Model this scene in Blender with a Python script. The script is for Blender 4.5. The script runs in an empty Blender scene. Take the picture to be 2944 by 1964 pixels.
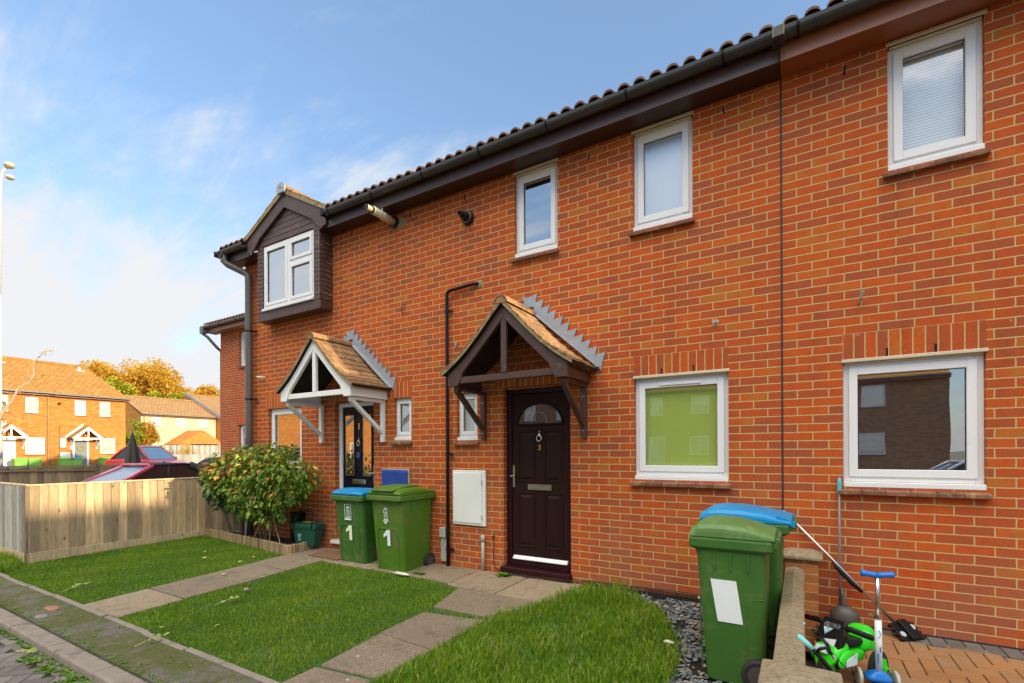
import bpy, math, random
from mathutils import Vector, Matrix
rnd = random.Random(7)
PI = math.pi
sc = bpy.context.scene
COL = sc.collection
R = math.radians

# ------------------------------------------------------------------ mesh builder
class MB:
    def __init__(s): s.v = []; s.f = []; s.t = []; s.cur = .5; s.smooth = False
    def add(s, vs, fs):
        b = len(s.v)
        s.v += [tuple(p) for p in vs]; s.t += [s.cur]*len(vs)
        s.f += [tuple(i+b for i in f) for f in fs]
        return s
    def box(s, x0, x1, y0, y1, z0, z1, M=None):
        vs = [Vector((x, y, z)) for z in (z0, z1) for y in (y0, y1) for x in (x0, x1)]
        if M is not None: vs = [M @ p for p in vs]
        return s.add(vs, [(0,2,3,1),(4,5,7,6),(0,1,5,4),(2,6,7,3),(0,4,6,2),(1,3,7,5)])
    def bar(s, a, b, w, h, up=(0,0,1)):
        a = Vector(a); b = Vector(b); d = (b-a); L = d.length; d.normalize()
        u = Vector(up); x = d.cross(u)
        if x.length < 1e-5: x = d.cross(Vector((0,1,0)))
        x.normalize(); z = x.cross(d)
        M = Matrix((x, d, z)).transposed().to_4x4(); M.translation = a
        return s.box(-w/2, w/2, 0, L, -h/2, h/2, M)
    def quad(s, a, b, c, d): return s.add([a, b, c, d], [(0,1,2,3)])
    def prism(s, pts, y0, y1, plane='xz'):
        n = len(pts)
        def P(p, y):
            return (p[0], y, p[1]) if plane == 'xz' else ((y, p[0], p[1]) if plane == 'yz' else (p[0], p[1], y))
        vs = [P(p, y0) for p in pts]+[P(p, y1) for p in pts]
        fs = [tuple(range(n)), tuple(range(2*n-1, n-1, -1))]+[(i, i+n, (i+1) % n+n, (i+1) % n) for i in range(n)]
        return s.add(vs, fs)
    def ring(s, x0, x1, z0, z1, w, y0, y1, wb=None):
        wb = w if wb is None else wb
        s.box(x0, x0+w, y0, y1, z0, z1); s.box(x1-w, x1, y0, y1, z0, z1)
        s.box(x0+w, x1-w, y0, y1, z1-w, z1); s.box(x0+w, x1-w, y0, y1, z0, z0+wb)
        return s
    def tube(s, path, r, n=10, cap=True):
        P = [Vector(p) for p in path]; rr = r if isinstance(r, (list, tuple)) else [r]*len(P)
        rings = []; prev = None
        for i, p in enumerate(P):
            d = (P[min(i+1, len(P)-1)]-P[max(i-1, 0)]).normalized()
            if prev is None:
                x = d.cross(Vector((0,0,1)))
                if x.length < 1e-3: x = d.cross(Vector((0,1,0)))
            else: x = prev-d*prev.dot(d)
            x.normalize(); prev = x; y = d.cross(x)
            rings.append([p+(x*math.cos(a)+y*math.sin(a))*rr[i] for a in [2*PI*k/n for k in range(n)]])
        return s.loft(rings, cap)
    def loft(s, rings, cap=True, closed=True):
        n = len(rings[0]); vs = [p for r_ in rings for p in r_]; fs = []
        for i in range(len(rings)-1):
            for k in range(n if closed else n-1):
                a = i*n+k; b = i*n+(k+1) % n
                fs.append((a, b, b+n, a+n))
        if cap: fs.append(tuple(range(n-1, -1, -1))); fs.append(tuple(range((len(rings)-1)*n, len(rings)*n)))
        return s.add(vs, fs)
    def lathe(s, prof, c=(0,0,0), axis='z', n=20):
        rings = []
        for r_, h in prof:
            ring = []
            for k in range(n):
                a = 2*PI*k/n; u = r_*math.cos(a); w = r_*math.sin(a)
                p = (u, w, h) if axis == 'z' else ((u, h, w) if axis == 'y' else (h, u, w))
                ring.append(Vector(p)+Vector(c))
            rings.append(ring)
        return s.loft(rings)
    def ell(s, c, r, nu=14, nv=8):
        prof = [(max(1e-3, math.sin(PI*i/nv)), -math.cos(PI*i/nv)) for i in range(nv+1)]
        rings = [[Vector((c[0]+r[0]*a*math.cos(2*PI*k/nu), c[1]+r[1]*a*math.sin(2*PI*k/nu), c[2]+r[2]*b)) for k in range(nu)] for a, b in prof]
        return s.loft(rings)
    def build(s, name, mat, parent=None, bevel=0, smooth=None, seg=1):
        me = bpy.data.meshes.new(name)
        o0 = ORG.get(parent.name, Vector()) if parent else Vector()
        me.from_pydata([(v[0]-o0[0], v[1]-o0[1], v[2]-o0[2]) for v in s.v], [], s.f)
        at = me.attributes.new('tint', 'FLOAT', 'POINT'); at.data.foreach_set('value', s.t)
        me.materials.append(mat)
        sm = s.smooth if smooth is None else smooth
        if sm: me.polygons.foreach_set('use_smooth', [True]*len(me.polygons))
        me.update()
        o = bpy.data.objects.new(name, me); COL.objects.link(o)
        if parent: o.parent = parent; ORG[o.name] = o0
        if sm == 'auto':
            pass
        if bevel:
            m = o.modifiers.new('bevel', 'BEVEL'); m.width = bevel; m.segments = seg; m.limit_method = 'ANGLE'; m.angle_limit = R(40)
        return o
ORG = {}
def props(o, label, cat, group=None, kind=None):
    if label: o['label'] = label
    if cat: o['category'] = cat
    if group: o['group'] = group
    if kind: o['kind'] = kind
    return o
def thing(name, label, cat, loc=(0,0,0), group=None):
    o = bpy.data.objects.new(name, None); COL.objects.link(o); o.location = loc; o.empty_display_size = .2
    ORG[o.name] = Vector(loc)
    return props(o, label, cat, group)
def struct(name, mb, mat, **k):
    o = mb.build(name, mat, **k); o['kind'] = 'structure'; return o
def copy_tree(o, parent=None):
    c = o.copy(); COL.objects.link(c); c.parent = parent
    for ch in list(o.children): copy_tree(ch, c)
    return c
def text_obj(txt, size, mat, parent, M, name='number', depth=.002, bold=0):
    cu = bpy.data.curves.new('t', 'FONT'); cu.body = txt; cu.size = size; cu.extrude = depth; cu.align_x = 'CENTER'; cu.offset = bold
    tmp = bpy.data.objects.new('t', cu); COL.objects.link(tmp)
    dg = bpy.context.evaluated_depsgraph_get(); dg.update()
    me = bpy.data.meshes.new_from_object(tmp.evaluated_get(dg)); bpy.data.objects.remove(tmp)
    o0 = ORG.get(parent.name, Vector())
    me.transform(Matrix.Translation(-o0) @ M); me.materials.clear(); me.materials.append(mat)
    o = bpy.data.objects.new(name, me); COL.objects.link(o); o.parent = parent; ORG[o.name] = o0
    return o

# ------------------------------------------------------------------ materials
def new_mat(name):
    m = bpy.data.materials.new(name); m.use_nodes = True
    nt = m.node_tree; nt.nodes.clear()
    out = nt.nodes.new('ShaderNodeOutputMaterial'); bs = nt.nodes.new('ShaderNodeBsdfPrincipled')
    nt.links.new(bs.outputs[0], out.inputs[0]); return m, nt, bs, out
def N(nt, t, **k):
    n = nt.nodes.new('ShaderNode'+t)
    for a, b in k.items(): setattr(n, a, b)
    return n
def L(nt, a, b): nt.links.new(a, b)
def c4(c): return (c[0], c[1], c[2], 1)
def sock(nt, inp, v):
    if hasattr(v, 'is_output'): L(nt, v, inp)
    else: inp.default_value = v
def mix(nt, fac, a, b, mode='MIX'):
    m = N(nt, 'Mix', data_type='RGBA', blend_type=mode)
    sock(nt, m.inputs[0], fac)
    for i, v in ((6, a), (7, b)): sock(nt, m.inputs[i], v if hasattr(v, 'is_output') else c4(v))
    return m.outputs[2]
def noise(nt, vec, scale, detail=4, rough=.55, dist=0, dim='3D'):
    n = N(nt, 'TexNoise', noise_dimensions=dim); n.inputs['Scale'].default_value = scale; n.inputs['Detail'].default_value = detail
    n.inputs['Roughness'].default_value = rough; n.inputs['Distortion'].default_value = dist
    if vec is not None: L(nt, vec, n.inputs['Vector'])
    return n.outputs[0]
def ramp(nt, fac, stops, interp='LINEAR'):
    r_ = N(nt, 'ValToRGB'); r_.color_ramp.interpolation = interp
    e = r_.color_ramp.elements
    while len(e) < len(stops): e.new(.5)
    for i, (p, c) in enumerate(stops):
        e[i].position = p; e[i].color = c4(c) if isinstance(c, (tuple, list)) else (c, c, c, 1)
    L(nt, fac, r_.inputs[0]); return r_.outputs[0]
def math_(nt, op, a, b=None, c=None, clamp=False):
    m = N(nt, 'Math', operation=op, use_clamp=clamp)
    for i, v in enumerate((a, b, c)):
        if v is not None: sock(nt, m.inputs[i], v)
    return m.outputs[0]
def pos(nt): return N(nt, 'NewGeometry').outputs['Position']
def bump(nt, bs, h, dist=.01, strength=1):
    b = N(nt, 'Bump'); b.inputs['Distance'].default_value = dist; b.inputs['Strength'].default_value = strength
    L(nt, h, b.inputs['Height']); L(nt, b.outputs[0], bs.inputs['Normal']); return b
def tintn(nt): return N(nt, 'Attribute', attribute_name='tint').outputs['Fac']

def mat(name, c, rough=.6, var=.15, scale=6, metal=0, bmp=0, bscale=60, dirt=None, dscale=3, dth=.55, spec=.5, coat=0, tint=0, stretch=None):
    m, nt, bs, out = new_mat(name); p = pos(nt)
    if stretch:
        mp = N(nt, 'Mapping'); mp.inputs['Scale'].default_value = stretch; L(nt, p, mp.inputs[0]); p = mp.outputs[0]
    n = noise(nt, p, scale, 5)
    col = mix(nt, n, [x*(1-var) for x in c], [min(1, x*(1+var)) for x in c])
    if tint: col = mix(nt, tintn(nt), mix(nt, 1.0, col, (1-tint,)*3, 'MULTIPLY'), mix(nt, 1.0, col, (1+tint*.6,)*3, 'MULTIPLY'))
    if dirt:
        d = ramp(nt, noise(nt, p, dscale, 8, .7), [(dth, 0), (min(1, dth+.15), 1)])
        col = mix(nt, d, col, dirt)
    L(nt, col, bs.inputs['Base Color']); bs.inputs['Roughness'].default_value = rough; bs.inputs['Metallic'].default_value = metal
    bs.inputs['Specular IOR Level'].default_value = spec; bs.inputs['Coat Weight'].default_value = coat
    rv = ramp(nt, n, [(0, max(.02, rough-.1)), (1, min(1, rough+.1))]); L(nt, rv, bs.inputs['Roughness'])
    if bmp: bump(nt, bs, noise(nt, p, bscale, 4), bmp)
    return m

def brick_mat(name, stops, mortar, bw=.2282, rh=.0734, u0=-.139, soldier=False, msize=.0058, speck=True, stain=None):
    m, nt, bs, out = new_mat(name); g = N(nt, 'NewGeometry')
    sp = N(nt, 'SeparateXYZ'); L(nt, g.outputs['Position'], sp.inputs[0])
    sn = N(nt, 'SeparateXYZ'); L(nt, g.outputs['True Normal'], sn.inputs[0])
    side = math_(nt, 'GREATER_THAN', math_(nt, 'ABSOLUTE', sn.outputs[0]), .7)
    ux = math_(nt, 'SUBTRACT', sp.outputs[0], u0)
    u = N(nt, 'Mix', data_type='FLOAT'); L(nt, side, u.inputs[0]); L(nt, ux, u.inputs[2]); L(nt, sp.outputs[1], u.inputs[3])
    jit = math_(nt, 'MULTIPLY', math_(nt, 'SUBTRACT', noise(nt, g.outputs['Position'], 14, 2), .5), .006)
    jit2 = math_(nt, 'MULTIPLY', math_(nt, 'SUBTRACT', noise(nt, g.outputs['Position'], 11, 2), .5), .006)
    uu = math_(nt, 'ADD', u.outputs[0], jit); zz = math_(nt, 'ADD', sp.outputs[2], jit2)
    cb = N(nt, 'CombineXYZ')
    if soldier: L(nt, zz, cb.inputs[0]); L(nt, uu, cb.inputs[1])
    else: L(nt, uu, cb.inputs[0]); L(nt, zz, cb.inputs[1])
    br = N(nt, 'TexBrick'); br.offset = 0 if soldier else .5; br.offset_frequency = 2; br.squash = 1
    L(nt, cb.outputs[0], br.inputs['Vector'])
    for k, v in (('Scale', 1), ('Mortar Size', msize), ('Mortar Smooth', .25), ('Bias', 0), ('Brick Width', 10 if soldier else bw), ('Row Height', .0765 if soldier else rh)): br.inputs[k].default_value = v
    br.inputs['Color1'].default_value = (0,0,0,1); br.inputs['Color2'].default_value = (1,1,1,1); br.inputs['Mortar'].default_value = (.5,.5,.5,1)
    rowc = br.outputs['Color']
    c = ramp(nt, math_(nt, 'ADD', rowc, math_(nt, 'MULTIPLY', math_(nt, 'SUBTRACT', noise(nt, g.outputs['Position'], 6, 3, .6), .5), .9), None, True), stops)
    n1 = noise(nt, g.outputs['Position'], 9, 5, .65)
    c = mix(nt, ramp(nt, n1, [(.3, 0), (.75, .55)]), c, mix(nt, 1, c, (1.3, 1.25, 1.15), 'MULTIPLY'))
    n2 = noise(nt, g.outputs['Position'], 130, 3, .7)
    c = mix(nt, ramp(nt, n2, [(.45, 0), (.8, .5)]), c, mix(nt, 1, c, (.62, .55, .6), 'MULTIPLY'))
    if stain:
        n4 = noise(nt, g.outputs['Position'], 1.6, 5, .6)
        zf = math_(nt, 'SUBTRACT', 1, math_(nt, 'DIVIDE', sp.outputs[2], 1.6), None, True)
        c = mix(nt, math_(nt, 'MULTIPLY', ramp(nt, n4, [(.42, 0), (.62, .75)]), zf), c, stain)
    mps = N(nt, 'Mapping'); mps.inputs['Scale'].default_value = (5, 5, .5); L(nt, g.outputs['Position'], mps.inputs[0])
    c = mix(nt, ramp(nt, noise(nt, mps.outputs[0], 1.0, 6, .65), [(.50, 0), (.72, .45)]), c, mix(nt, 1, c, (.68, .66, .70), 'MULTIPLY'))
    nb = noise(nt, g.outputs['Position'], 45, 5, .7)
    c = mix(nt, ramp(nt, nb, [(.35, .35), (.55, 0)]), c, mix(nt, 1, c, (.70, .72, .85), 'MULTIPLY'))
    c = mix(nt, ramp(nt, nb, [(.58, 0), (.8, .5)]), c, mix(nt, 1, c, (1.35, 1.5, 1.6), 'MULTIPLY'))
    if speck:
        n3 = noise(nt, g.outputs['Position'], 26, 2, .5)
        c = mix(nt, ramp(nt, n3, [(.72, 0), (.76, .5)]), c, (.62, .48, .36))
    mo = mix(nt, noise(nt, g.outputs['Position'], 20, 4), [x*.8 for x in mortar], [min(1, x*1.12) for x in mortar])
    L(nt, mix(nt, br.outputs['Fac'], c, mo), bs.inputs['Base Color']); bs.inputs['Roughness'].default_value = .88
    bs.inputs['Specular IOR Level'].default_value = .25
    h = math_(nt, 'ADD', math_(nt, 'SUBTRACT', 1, br.outputs['Fac']), math_(nt, 'MULTIPLY', n2, .25))
    bump(nt, bs, h, .006, .8)
    return m

BR = [(0, (.34,.082,.032)), (.2, (.39,.082,.025)), (.45, (.45,.082,.018)), (.75, (.51,.088,.014)), (.92, (.51,.108,.016)), (1, (.45,.135,.022))]
MORT = (.60,.385,.155)
M_ = {}
M_['brick'] = brick_mat('red_brick', BR, MORT, stain=(.34,.12,.06))
M_['soldier'] = brick_mat('soldier_brick', BR, MORT, soldier=True)
M_['soldier3'] = brick_mat('soldier_brick_b', BR, MORT, soldier=True, u0=-1.47)
M_['brickn'] = brick_mat('neighbour_brick', [(a, (b[0]*.9, b[1]*.95, b[2]*1.1)) for a, b in BR], (.60,.38,.2), u0=-14.93, speck=False)
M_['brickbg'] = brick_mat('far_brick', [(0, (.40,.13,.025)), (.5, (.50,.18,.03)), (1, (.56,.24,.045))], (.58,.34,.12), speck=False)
M_['brickb2'] = brick_mat('pale_lit_brick', [(0, (.55,.40,.22)), (.5, (.62,.47,.28)), (1, (.68,.55,.36))], (.62,.5,.34), speck=False)  # sunlit paleness of the far front put into the brick colour
M_['brickpier'] = brick_mat('pier_brick', [(0, (.30,.10,.04)), (.5, (.42,.15,.05)), (1, (.50,.19,.06))], (.48,.36,.13), u0=.02)
M_['upvc'] = mat('white_upvc', (.80,.79,.76), .3, .04, 3, dirt=(.6,.56,.48), dscale=5, dth=.66)
M_['upvcside'] = mat('cream_trim', (.62,.52,.36), .5, .1, 8)
M_['white_wood'] = mat('white_painted_wood', (.86,.84,.77), .5, .05, 6, bmp=.002, dirt=(.6,.54,.40), dscale=9, dth=.7)
M_['brown_wood'] = mat('brown_stained_wood', (.075,.034,.023), .42, .3, 5, bmp=.002, bscale=90, dirt=(.30,.19,.12), dscale=12, dth=.60, stretch=(1,1,1))
M_['brown_clad'] = mat('weathered_brown_cladding', (.085,.045,.034), .5, .35, 4, bmp=.003, bscale=60, dirt=(.27,.17,.10), dscale=9, dth=.54, stretch=(.5,1,3))
M_['fascia'] = mat('brown_fascia', (.060,.028,.020), .35, .25, 3, dirt=(.24,.15,.11), dscale=6, dth=.66, stretch=(3,1,.6))
M_['fascia2'] = mat('orange_brown_fascia', (.27,.085,.032), .35, .25, 3, dirt=(.12,.05,.03), dscale=5, dth=.6, stretch=(1,1,.6))
M_['soffit'] = mat('brown_soffit', (.040,.020,.014), .35, .2, 3)
M_['soffit2'] = mat('tan_soffit', (.33,.21,.09), .5, .2, 3)
M_['gutter'] = mat('dark_grey_gutter', (.040,.038,.034), .35, .3, 7, bmp=.001, dirt=(.11,.10,.07), dscale=22, dth=.58)
M_['gutter2'] = mat('grey_gutter', (.13,.125,.11), .4, .25, 7)
M_['pipe'] = mat('grey_brown_pipe', (.115,.098,.082), .4, .12, 3, dirt=(.20,.15,.10), dscale=5, dth=.6)
M_['blackp'] = mat('black_plastic', (.010,.009,.009), .4, .2, 6, spec=.25)
M_['blackr'] = mat('black_rubber', (.02,.019,.018), .7, .3, 12, bmp=.002)
M_['cable'] = mat('black_cable', (.02,.014,.012), .6, .3, 20)
M_['beige'] = mat('aged_beige_plastic', (.66,.56,.36), .45, .12, 10, dirt=(.33,.20,.10), dscale=14, dth=.64)
M_['greyplastic'] = mat('light_grey_plastic', (.45,.42,.34), .5, .15, 8, dirt=(.25,.2,.13), dscale=10, dth=.6)
M_['lead'] = mat('lead_sheet', (.33,.36,.38), .5, .25, 10, metal=.35, bmp=.004, bscale=22, dirt=(.60,.60,.56), dscale=10, dth=.62)
M_['navydoor'] = mat('navy_door_paint', (.008,.008,.018), .35, .2, 5, spec=.2)
M_['browndoor'] = mat('dark_brown_door', (.026,.010,.0075), .45, .3, 5, spec=.12, bmp=.001, bscale=120, stretch=(1,1,.1))
M_['doorframe'] = mat('plum_brown_frame', (.030,.006,.008), .4, .2, 5, spec=.2)
M_['chrome'] = mat('polished_metal', (.62,.58,.52), .22, .1, 8, metal=1)
M_['steel'] = mat('brushed_tube', (.52,.50,.47), .3, .12, 8, metal=.9)
M_['gold'] = mat('gold_number', (.75,.45,.12), .3, .1, 8, metal=.8)
M_['metercover'] = mat('white_meter_cover', (.80,.79,.70), .42, .05, 3, dirt=(.66,.56,.30), dscale=4, dth=.66)
M_['bluecover'] = mat('blue_meter_cover', (.012,.055,.27), .35, .25, 6)
M_['bluesafe'] = mat('blue_key_safe', (.03,.08,.25), .4)
M_['white'] = mat('white_print', (.80,.82,.78), .5, .06, 30)
M_['cream'] = mat('cream_print', (.80,.85,.55), .5, .06, 30)
M_['bin'] = mat('green_bin_plastic', (.045,.135,.018), .45, .22, 2.5, bmp=.0006, bscale=250, dirt=(.13,.16,.06), dscale=5, dth=.52)
M_['bin2'] = mat('bright_green_bin_plastic', (.07,.175,.010), .45, .25, 2.0, bmp=.0006, bscale=250, dirt=(.15,.155,.045), dscale=4, dth=.52)
M_['binlid'] = mat('faded_green_lid', (.10,.20,.045), .5, .25, 4, dirt=(.26,.30,.13), dscale=6, dth=.55)
M_['bluelid'] = mat('blue_lid', (.002,.235,.50), .42, .12, 4, dirt=(.10,.32,.62), dscale=16, dth=.68)
M_['caddy'] = mat('dark_green_caddy', (.010,.085,.05), .4, .15, 5)
M_['yellow'] = mat('yellow_clip', (.75,.58,.02), .4)
M_['sprig'] = mat('wilted_stalk', (.55,.50,.16), .6, .25, 30)
M_['stone'] = mat('cast_stone', (.29,.225,.13), .9, .5, 30, bmp=.0012, bscale=220, dirt=(.12,.09,.05), dscale=40, dth=.52)
M_['bluetoy'] = mat('blue_toy_plastic', (.008,.17,.55), .28, .08, 4)
M_['greentoy'] = mat('lime_toy_plastic', (.035,.70,.02), .28, .08, 4)
M_['whitetoy'] = mat('white_tube', (.74,.80,.78), .3, .04, 4)
M_['teal'] = mat('turquoise_rubber', (.10,.50,.52), .6, .2, 60, dirt=(.04,.2,.24), dscale=120, dth=.5)
M_['tealgrip'] = mat('turquoise_grip', (.22,.62,.62), .5, .15, 10)
M_['sticker'] = mat('toy_sticker', (.72,.78,.78), .35, .1, 20, dirt=(.05,.42,.44), dscale=26, dth=.50)
M_['stickerdark'] = mat('dark_toy_sticker', (.05,.06,.07), .35, .1, 20, dirt=(.6,.6,.6), dscale=60, dth=.52)
M_['darkgrey'] = mat('dark_grey_plastic', (.075,.068,.06), .45, .2, 5)
M_['greydisc'] = mat('pale_grey_pad', (.45,.46,.48), .6)
M_['greypole'] = mat('grey_coated_pole', (.17,.17,.17), .4, .15, 12)
M_['mossclip'] = mat('mossy_clip', (.20,.16,.03), .7, .4, 60)
M_['soil'] = mat('dark_soil', (.045,.024,.014), .95, .5, 30, bmp=.02, bscale=60)
M_['cane'] = mat('bamboo_cane', (.52,.36,.20), .6, .2, 20)
M_['bark'] = mat('shrub_bark', (.13,.085,.045), .8, .3, 20, bmp=.003)
M_['tarmac'] = mat('weathered_tarmac', (.14,.125,.11), .95, .3, 5, bmp=.006, bscale=90)
M_['mat'] = mat('coir_doormat', (.20,.10,.05), .95, .35, 40, bmp=.004, bscale=200)
M_['leaf_y'] = mat('fallen_leaf', (.62,.50,.14), .6, .3, 30)
M_['umb'] = mat('dark_fabric', (.06,.052,.042), .8, .25, 6, stretch=(4,4,.5))
M_['pinkcar'] = mat('plum_pink_paint', (.50,.08,.14), .25, .05, 3, coat=.6)
M_['redcar'] = mat('red_car_paint', (.60,.02,.02), .25, .05, 3, coat=.6)
M_['whitecar'] = mat('white_car_paint', (.75,.75,.75), .25, .05, 3, coat=.6)
M_['bluecar'] = mat('blue_car_paint', (.03,.06,.16), .25, .05, 3, coat=.6)
M_['softtop'] = mat('black_soft_top', (.022,.020,.026), .75, .2, 20)
M_['carglass'] = mat('sky_tinted_car_glass', (.16,.25,.34), .05, .1, 2, spec=1)  # pale blue base colour carries the sky's reflection
M_['sideglass'] = mat('dark_side_glass', (.015,.018,.02), .05, .1, 2, spec=.8)
M_['lamp'] = mat('headlamp_glass', (.75,.75,.72), .15, .1, 6, spec=.8)
M_['lampost'] = mat('pale_painted_post', (.62,.58,.52), .5, .1, 3)
M_['whitesheet'] = mat('white_membrane', (.75,.75,.78), .5, .05, 5)
M_['blacksheet'] = mat('black_weed_membrane', (.012,.012,.013), .6, .3, 15, bmp=.004)
M_['binfar'] = mat('far_bin_green', (.18,.40,.05), .5)

def fence_mat(name, c, knot, gscale=1):
    m, nt, bs, out = new_mat(name); p = pos(nt)
    mp = N(nt, 'Mapping'); mp.inputs['Scale'].default_value = (1, 1, .12); L(nt, p, mp.inputs[0])
    t = tintn(nt)
    addv = N(nt, 'VectorMath', operation='ADD'); L(nt, mp.outputs[0], addv.inputs[0])
    cx = N(nt, 'CombineXYZ'); L(nt, math_(nt, 'MULTIPLY', t, 37.0), cx.inputs[0]); L(nt, math_(nt, 'MULTIPLY', t, 91.0), cx.inputs[2]); L(nt, cx.outputs[0], addv.inputs[1])
    g = noise(nt, addv.outputs[0], 38*gscale, 6, .6, .6)
    big = noise(nt, addv.outputs[0], 7, 4, .6)
    col = ramp(nt, g, [(.25, [x*.62 for x in c]), (.5, c), (.8, [min(1, x*1.25) for x in c])])
    col = mix(nt, ramp(nt, big, [(.4, 0), (.7, .6)]), col, (c[0]*.55, c[1]*.55, c[2]*.6))
    col = mix(nt, t, mix(nt, 1, col, (.62, .60, .60), 'MULTIPLY'), mix(nt, 1, col, (1.35, 1.3, 1.2), 'MULTIPLY'))
    mp2 = N(nt, 'Mapping'); mp2.inputs['Scale'].default_value = (1, 1, .6); L(nt, p, mp2.inputs[0])
    vo = N(nt, 'TexVoronoi'); vo.inputs['Scale'].default_value = 6.5; L(nt, mp2.outputs[0], vo.inputs['Vector'])
    k = ramp(nt, vo.outputs['Distance'], [(.04, .9), (.13, 0)])
    col = mix(nt, k, col, knot)
    L(nt, col, bs.inputs['Base Color']); bs.inputs['Roughness'].default_value = .8; bs.inputs['Specular IOR Level'].default_value = .2
    bump(nt, bs, g, .003); return m
M_['fence'] = fence_mat('bare_fence_timber', (.60,.45,.27), (.15,.08,.035))
M_['fence2'] = fence_mat('brown_fence_timber', (.30,.22,.13), (.10,.06,.03))
M_['fencegrey'] = fence_mat('grey_fence_timber', (.42,.40,.34), (.2,.18,.14))
M_['log'] = fence_mat('log_roll_timber', (.36,.26,.14), (.16,.10,.05), .6)

def tile_mat(name, c, rowdir='z', moss=(.50,.33,.06), mossth=.52):
    m, nt, bs, out = new_mat(name); p = pos(nt)
    n = noise(nt, p, 14, 6, .65); t = tintn(nt)
    col = ramp(nt, n, [(.3, [x*.55 for x in c]), (.55, c), (.8, [min(1, x*1.3) for x in c])])
    col = mix(nt, t, mix(nt, 1, col, (.7,.68,.66), 'MULTIPLY'), mix(nt, 1, col, (1.2,1.15,1.1), 'MULTIPLY'))
    col = mix(nt, ramp(nt, noise(nt, p, 8, 7, .75), [(mossth, 0), (mossth+.13, .85)]), col, moss)
    L(nt, col, bs.inputs['Base Color']); bs.inputs['Roughness'].default_value = .9
    bump(nt, bs, n, .005); return m
M_['tile'] = tile_mat('concrete_pantile', (.20,.10,.06), moss=(.24,.17,.09))
M_['ctile'] = tile_mat('mossy_canopy_tile', (.33,.19,.085), mossth=.60)
M_['verge'] = tile_mat('lichened_verge_mortar', (.36,.27,.13), moss=(.10,.08,.05), mossth=.5)

def roof_far(name, c, c2):
    m, nt, bs, out = new_mat(name); p = pos(nt)
    sp = N(nt, 'SeparateXYZ'); L(nt, p, sp.inputs[0]); cb = N(nt, 'CombineXYZ')
    L(nt, sp.outputs[1], cb.inputs[0]); L(nt, sp.outputs[2], cb.inputs[1])
    br = N(nt, 'TexBrick'); L(nt, cb.outputs[0], br.inputs['Vector'])
    for k, v in (('Scale', 1), ('Mortar Size', .012), ('Mortar Smooth', .5), ('Bias', 0), ('Brick Width', .3), ('Row Height', .13)): br.inputs[k].default_value = v
    br.inputs['Color1'].default_value = c4(c); br.inputs['Color2'].default_value = c4(c2); br.inputs['Mortar'].default_value = c4([x*.5 for x in c])
    col = mix(nt, ramp(nt, noise(nt, p, 3, 6, .7), [(.5, 0), (.66, .8)]), br.outputs['Color'], [min(1, x*1.35) for x in c])
    col = mix(nt, ramp(nt, noise(nt, p, 5, 3), [(.70, 0), (.74, .8)]), col, (.75,.6,.35))
    L(nt, col, bs.inputs['Base Color']); bs.inputs['Roughness'].default_value = .9
    bump(nt, bs, br.outputs['Fac'], -.03); return m
M_['rooffar'] = roof_far('far_roof_tiles', (.40,.185,.032), (.34,.15,.028))
M_['rooffar2'] = roof_far('far_roof_tiles_tan', (.36,.20,.07), (.31,.17,.06))

def glass_mat(name, fac=.13, rough=.01, tintc=(1,1,1)):
    m = bpy.data.materials.new(name); m.use_nodes = True; nt = m.node_tree; nt.nodes.clear()
    out = N(nt, 'OutputMaterial'); tr = N(nt, 'BsdfTransparent'); gl = N(nt, 'BsdfGlossy'); mx = N(nt, 'MixShader')
    tr.inputs[0].default_value = c4(tintc); gl.inputs['Roughness'].default_value = rough; gl.inputs['Color'].default_value = (1,1,1,1)
    fr = N(nt, 'Fresnel'); fr.inputs[0].default_value = 1.5
    # slightly wavy double glazing
    b = N(nt, 'Bump'); b.inputs['Distance'].default_value = .004; b.inputs['Strength'].default_value = .12; L(nt, noise(nt, pos(nt), 2.2, 1), b.inputs['Height'])
    L(nt, b.outputs[0], gl.inputs['Normal'])
    f = math_(nt, 'ADD', math_(nt, 'MULTIPLY', fr.outputs[0], 1.6), fac, None, True)
    f = math_(nt, 'MULTIPLY', f, math_(nt, 'SUBTRACT', 1, N(nt, 'NewGeometry').outputs['Backfacing']))
    L(nt, f, mx.inputs[0]); L(nt, tr.outputs[0], mx.inputs[1]); L(nt, gl.outputs[0], mx.inputs[2]); L(nt, mx.outputs[0], out.inputs[0])
    return m
M_['glass'] = glass_mat('window_glass', .14)
M_['glassG'] = glass_mat('downstairs_glass', .15)
M_['glassR'] = glass_mat('reflective_glass', .34)
M_['glassB'] = glass_mat('sky_reflecting_glass', .52)
M_['frost'] = glass_mat('frosted_glass', .40, .28)
M_['dark'] = mat('dark_room', (.03,.03,.028), .9)
M_['green_blind'] = mat('green_blind_fabric', (.42,.54,.10), .85, .10, 3)
M_['white_blind'] = mat('pale_blind', (.62,.63,.60), .7, .05, 3)
M_['purple_curtain'] = mat('purple_curtain', (.28,.14,.34), .85, .2, 9, stretch=(6,1,.3))
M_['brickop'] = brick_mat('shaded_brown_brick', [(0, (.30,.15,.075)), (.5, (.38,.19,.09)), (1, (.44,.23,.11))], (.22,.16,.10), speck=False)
M_['netfar'] = mat('dull_net_curtain', (.17,.19,.15), .8)
M_['netcurtain'] = mat('net_curtain', (.42,.43,.38), .85, .2, 12, stretch=(5,1,.3))
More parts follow.
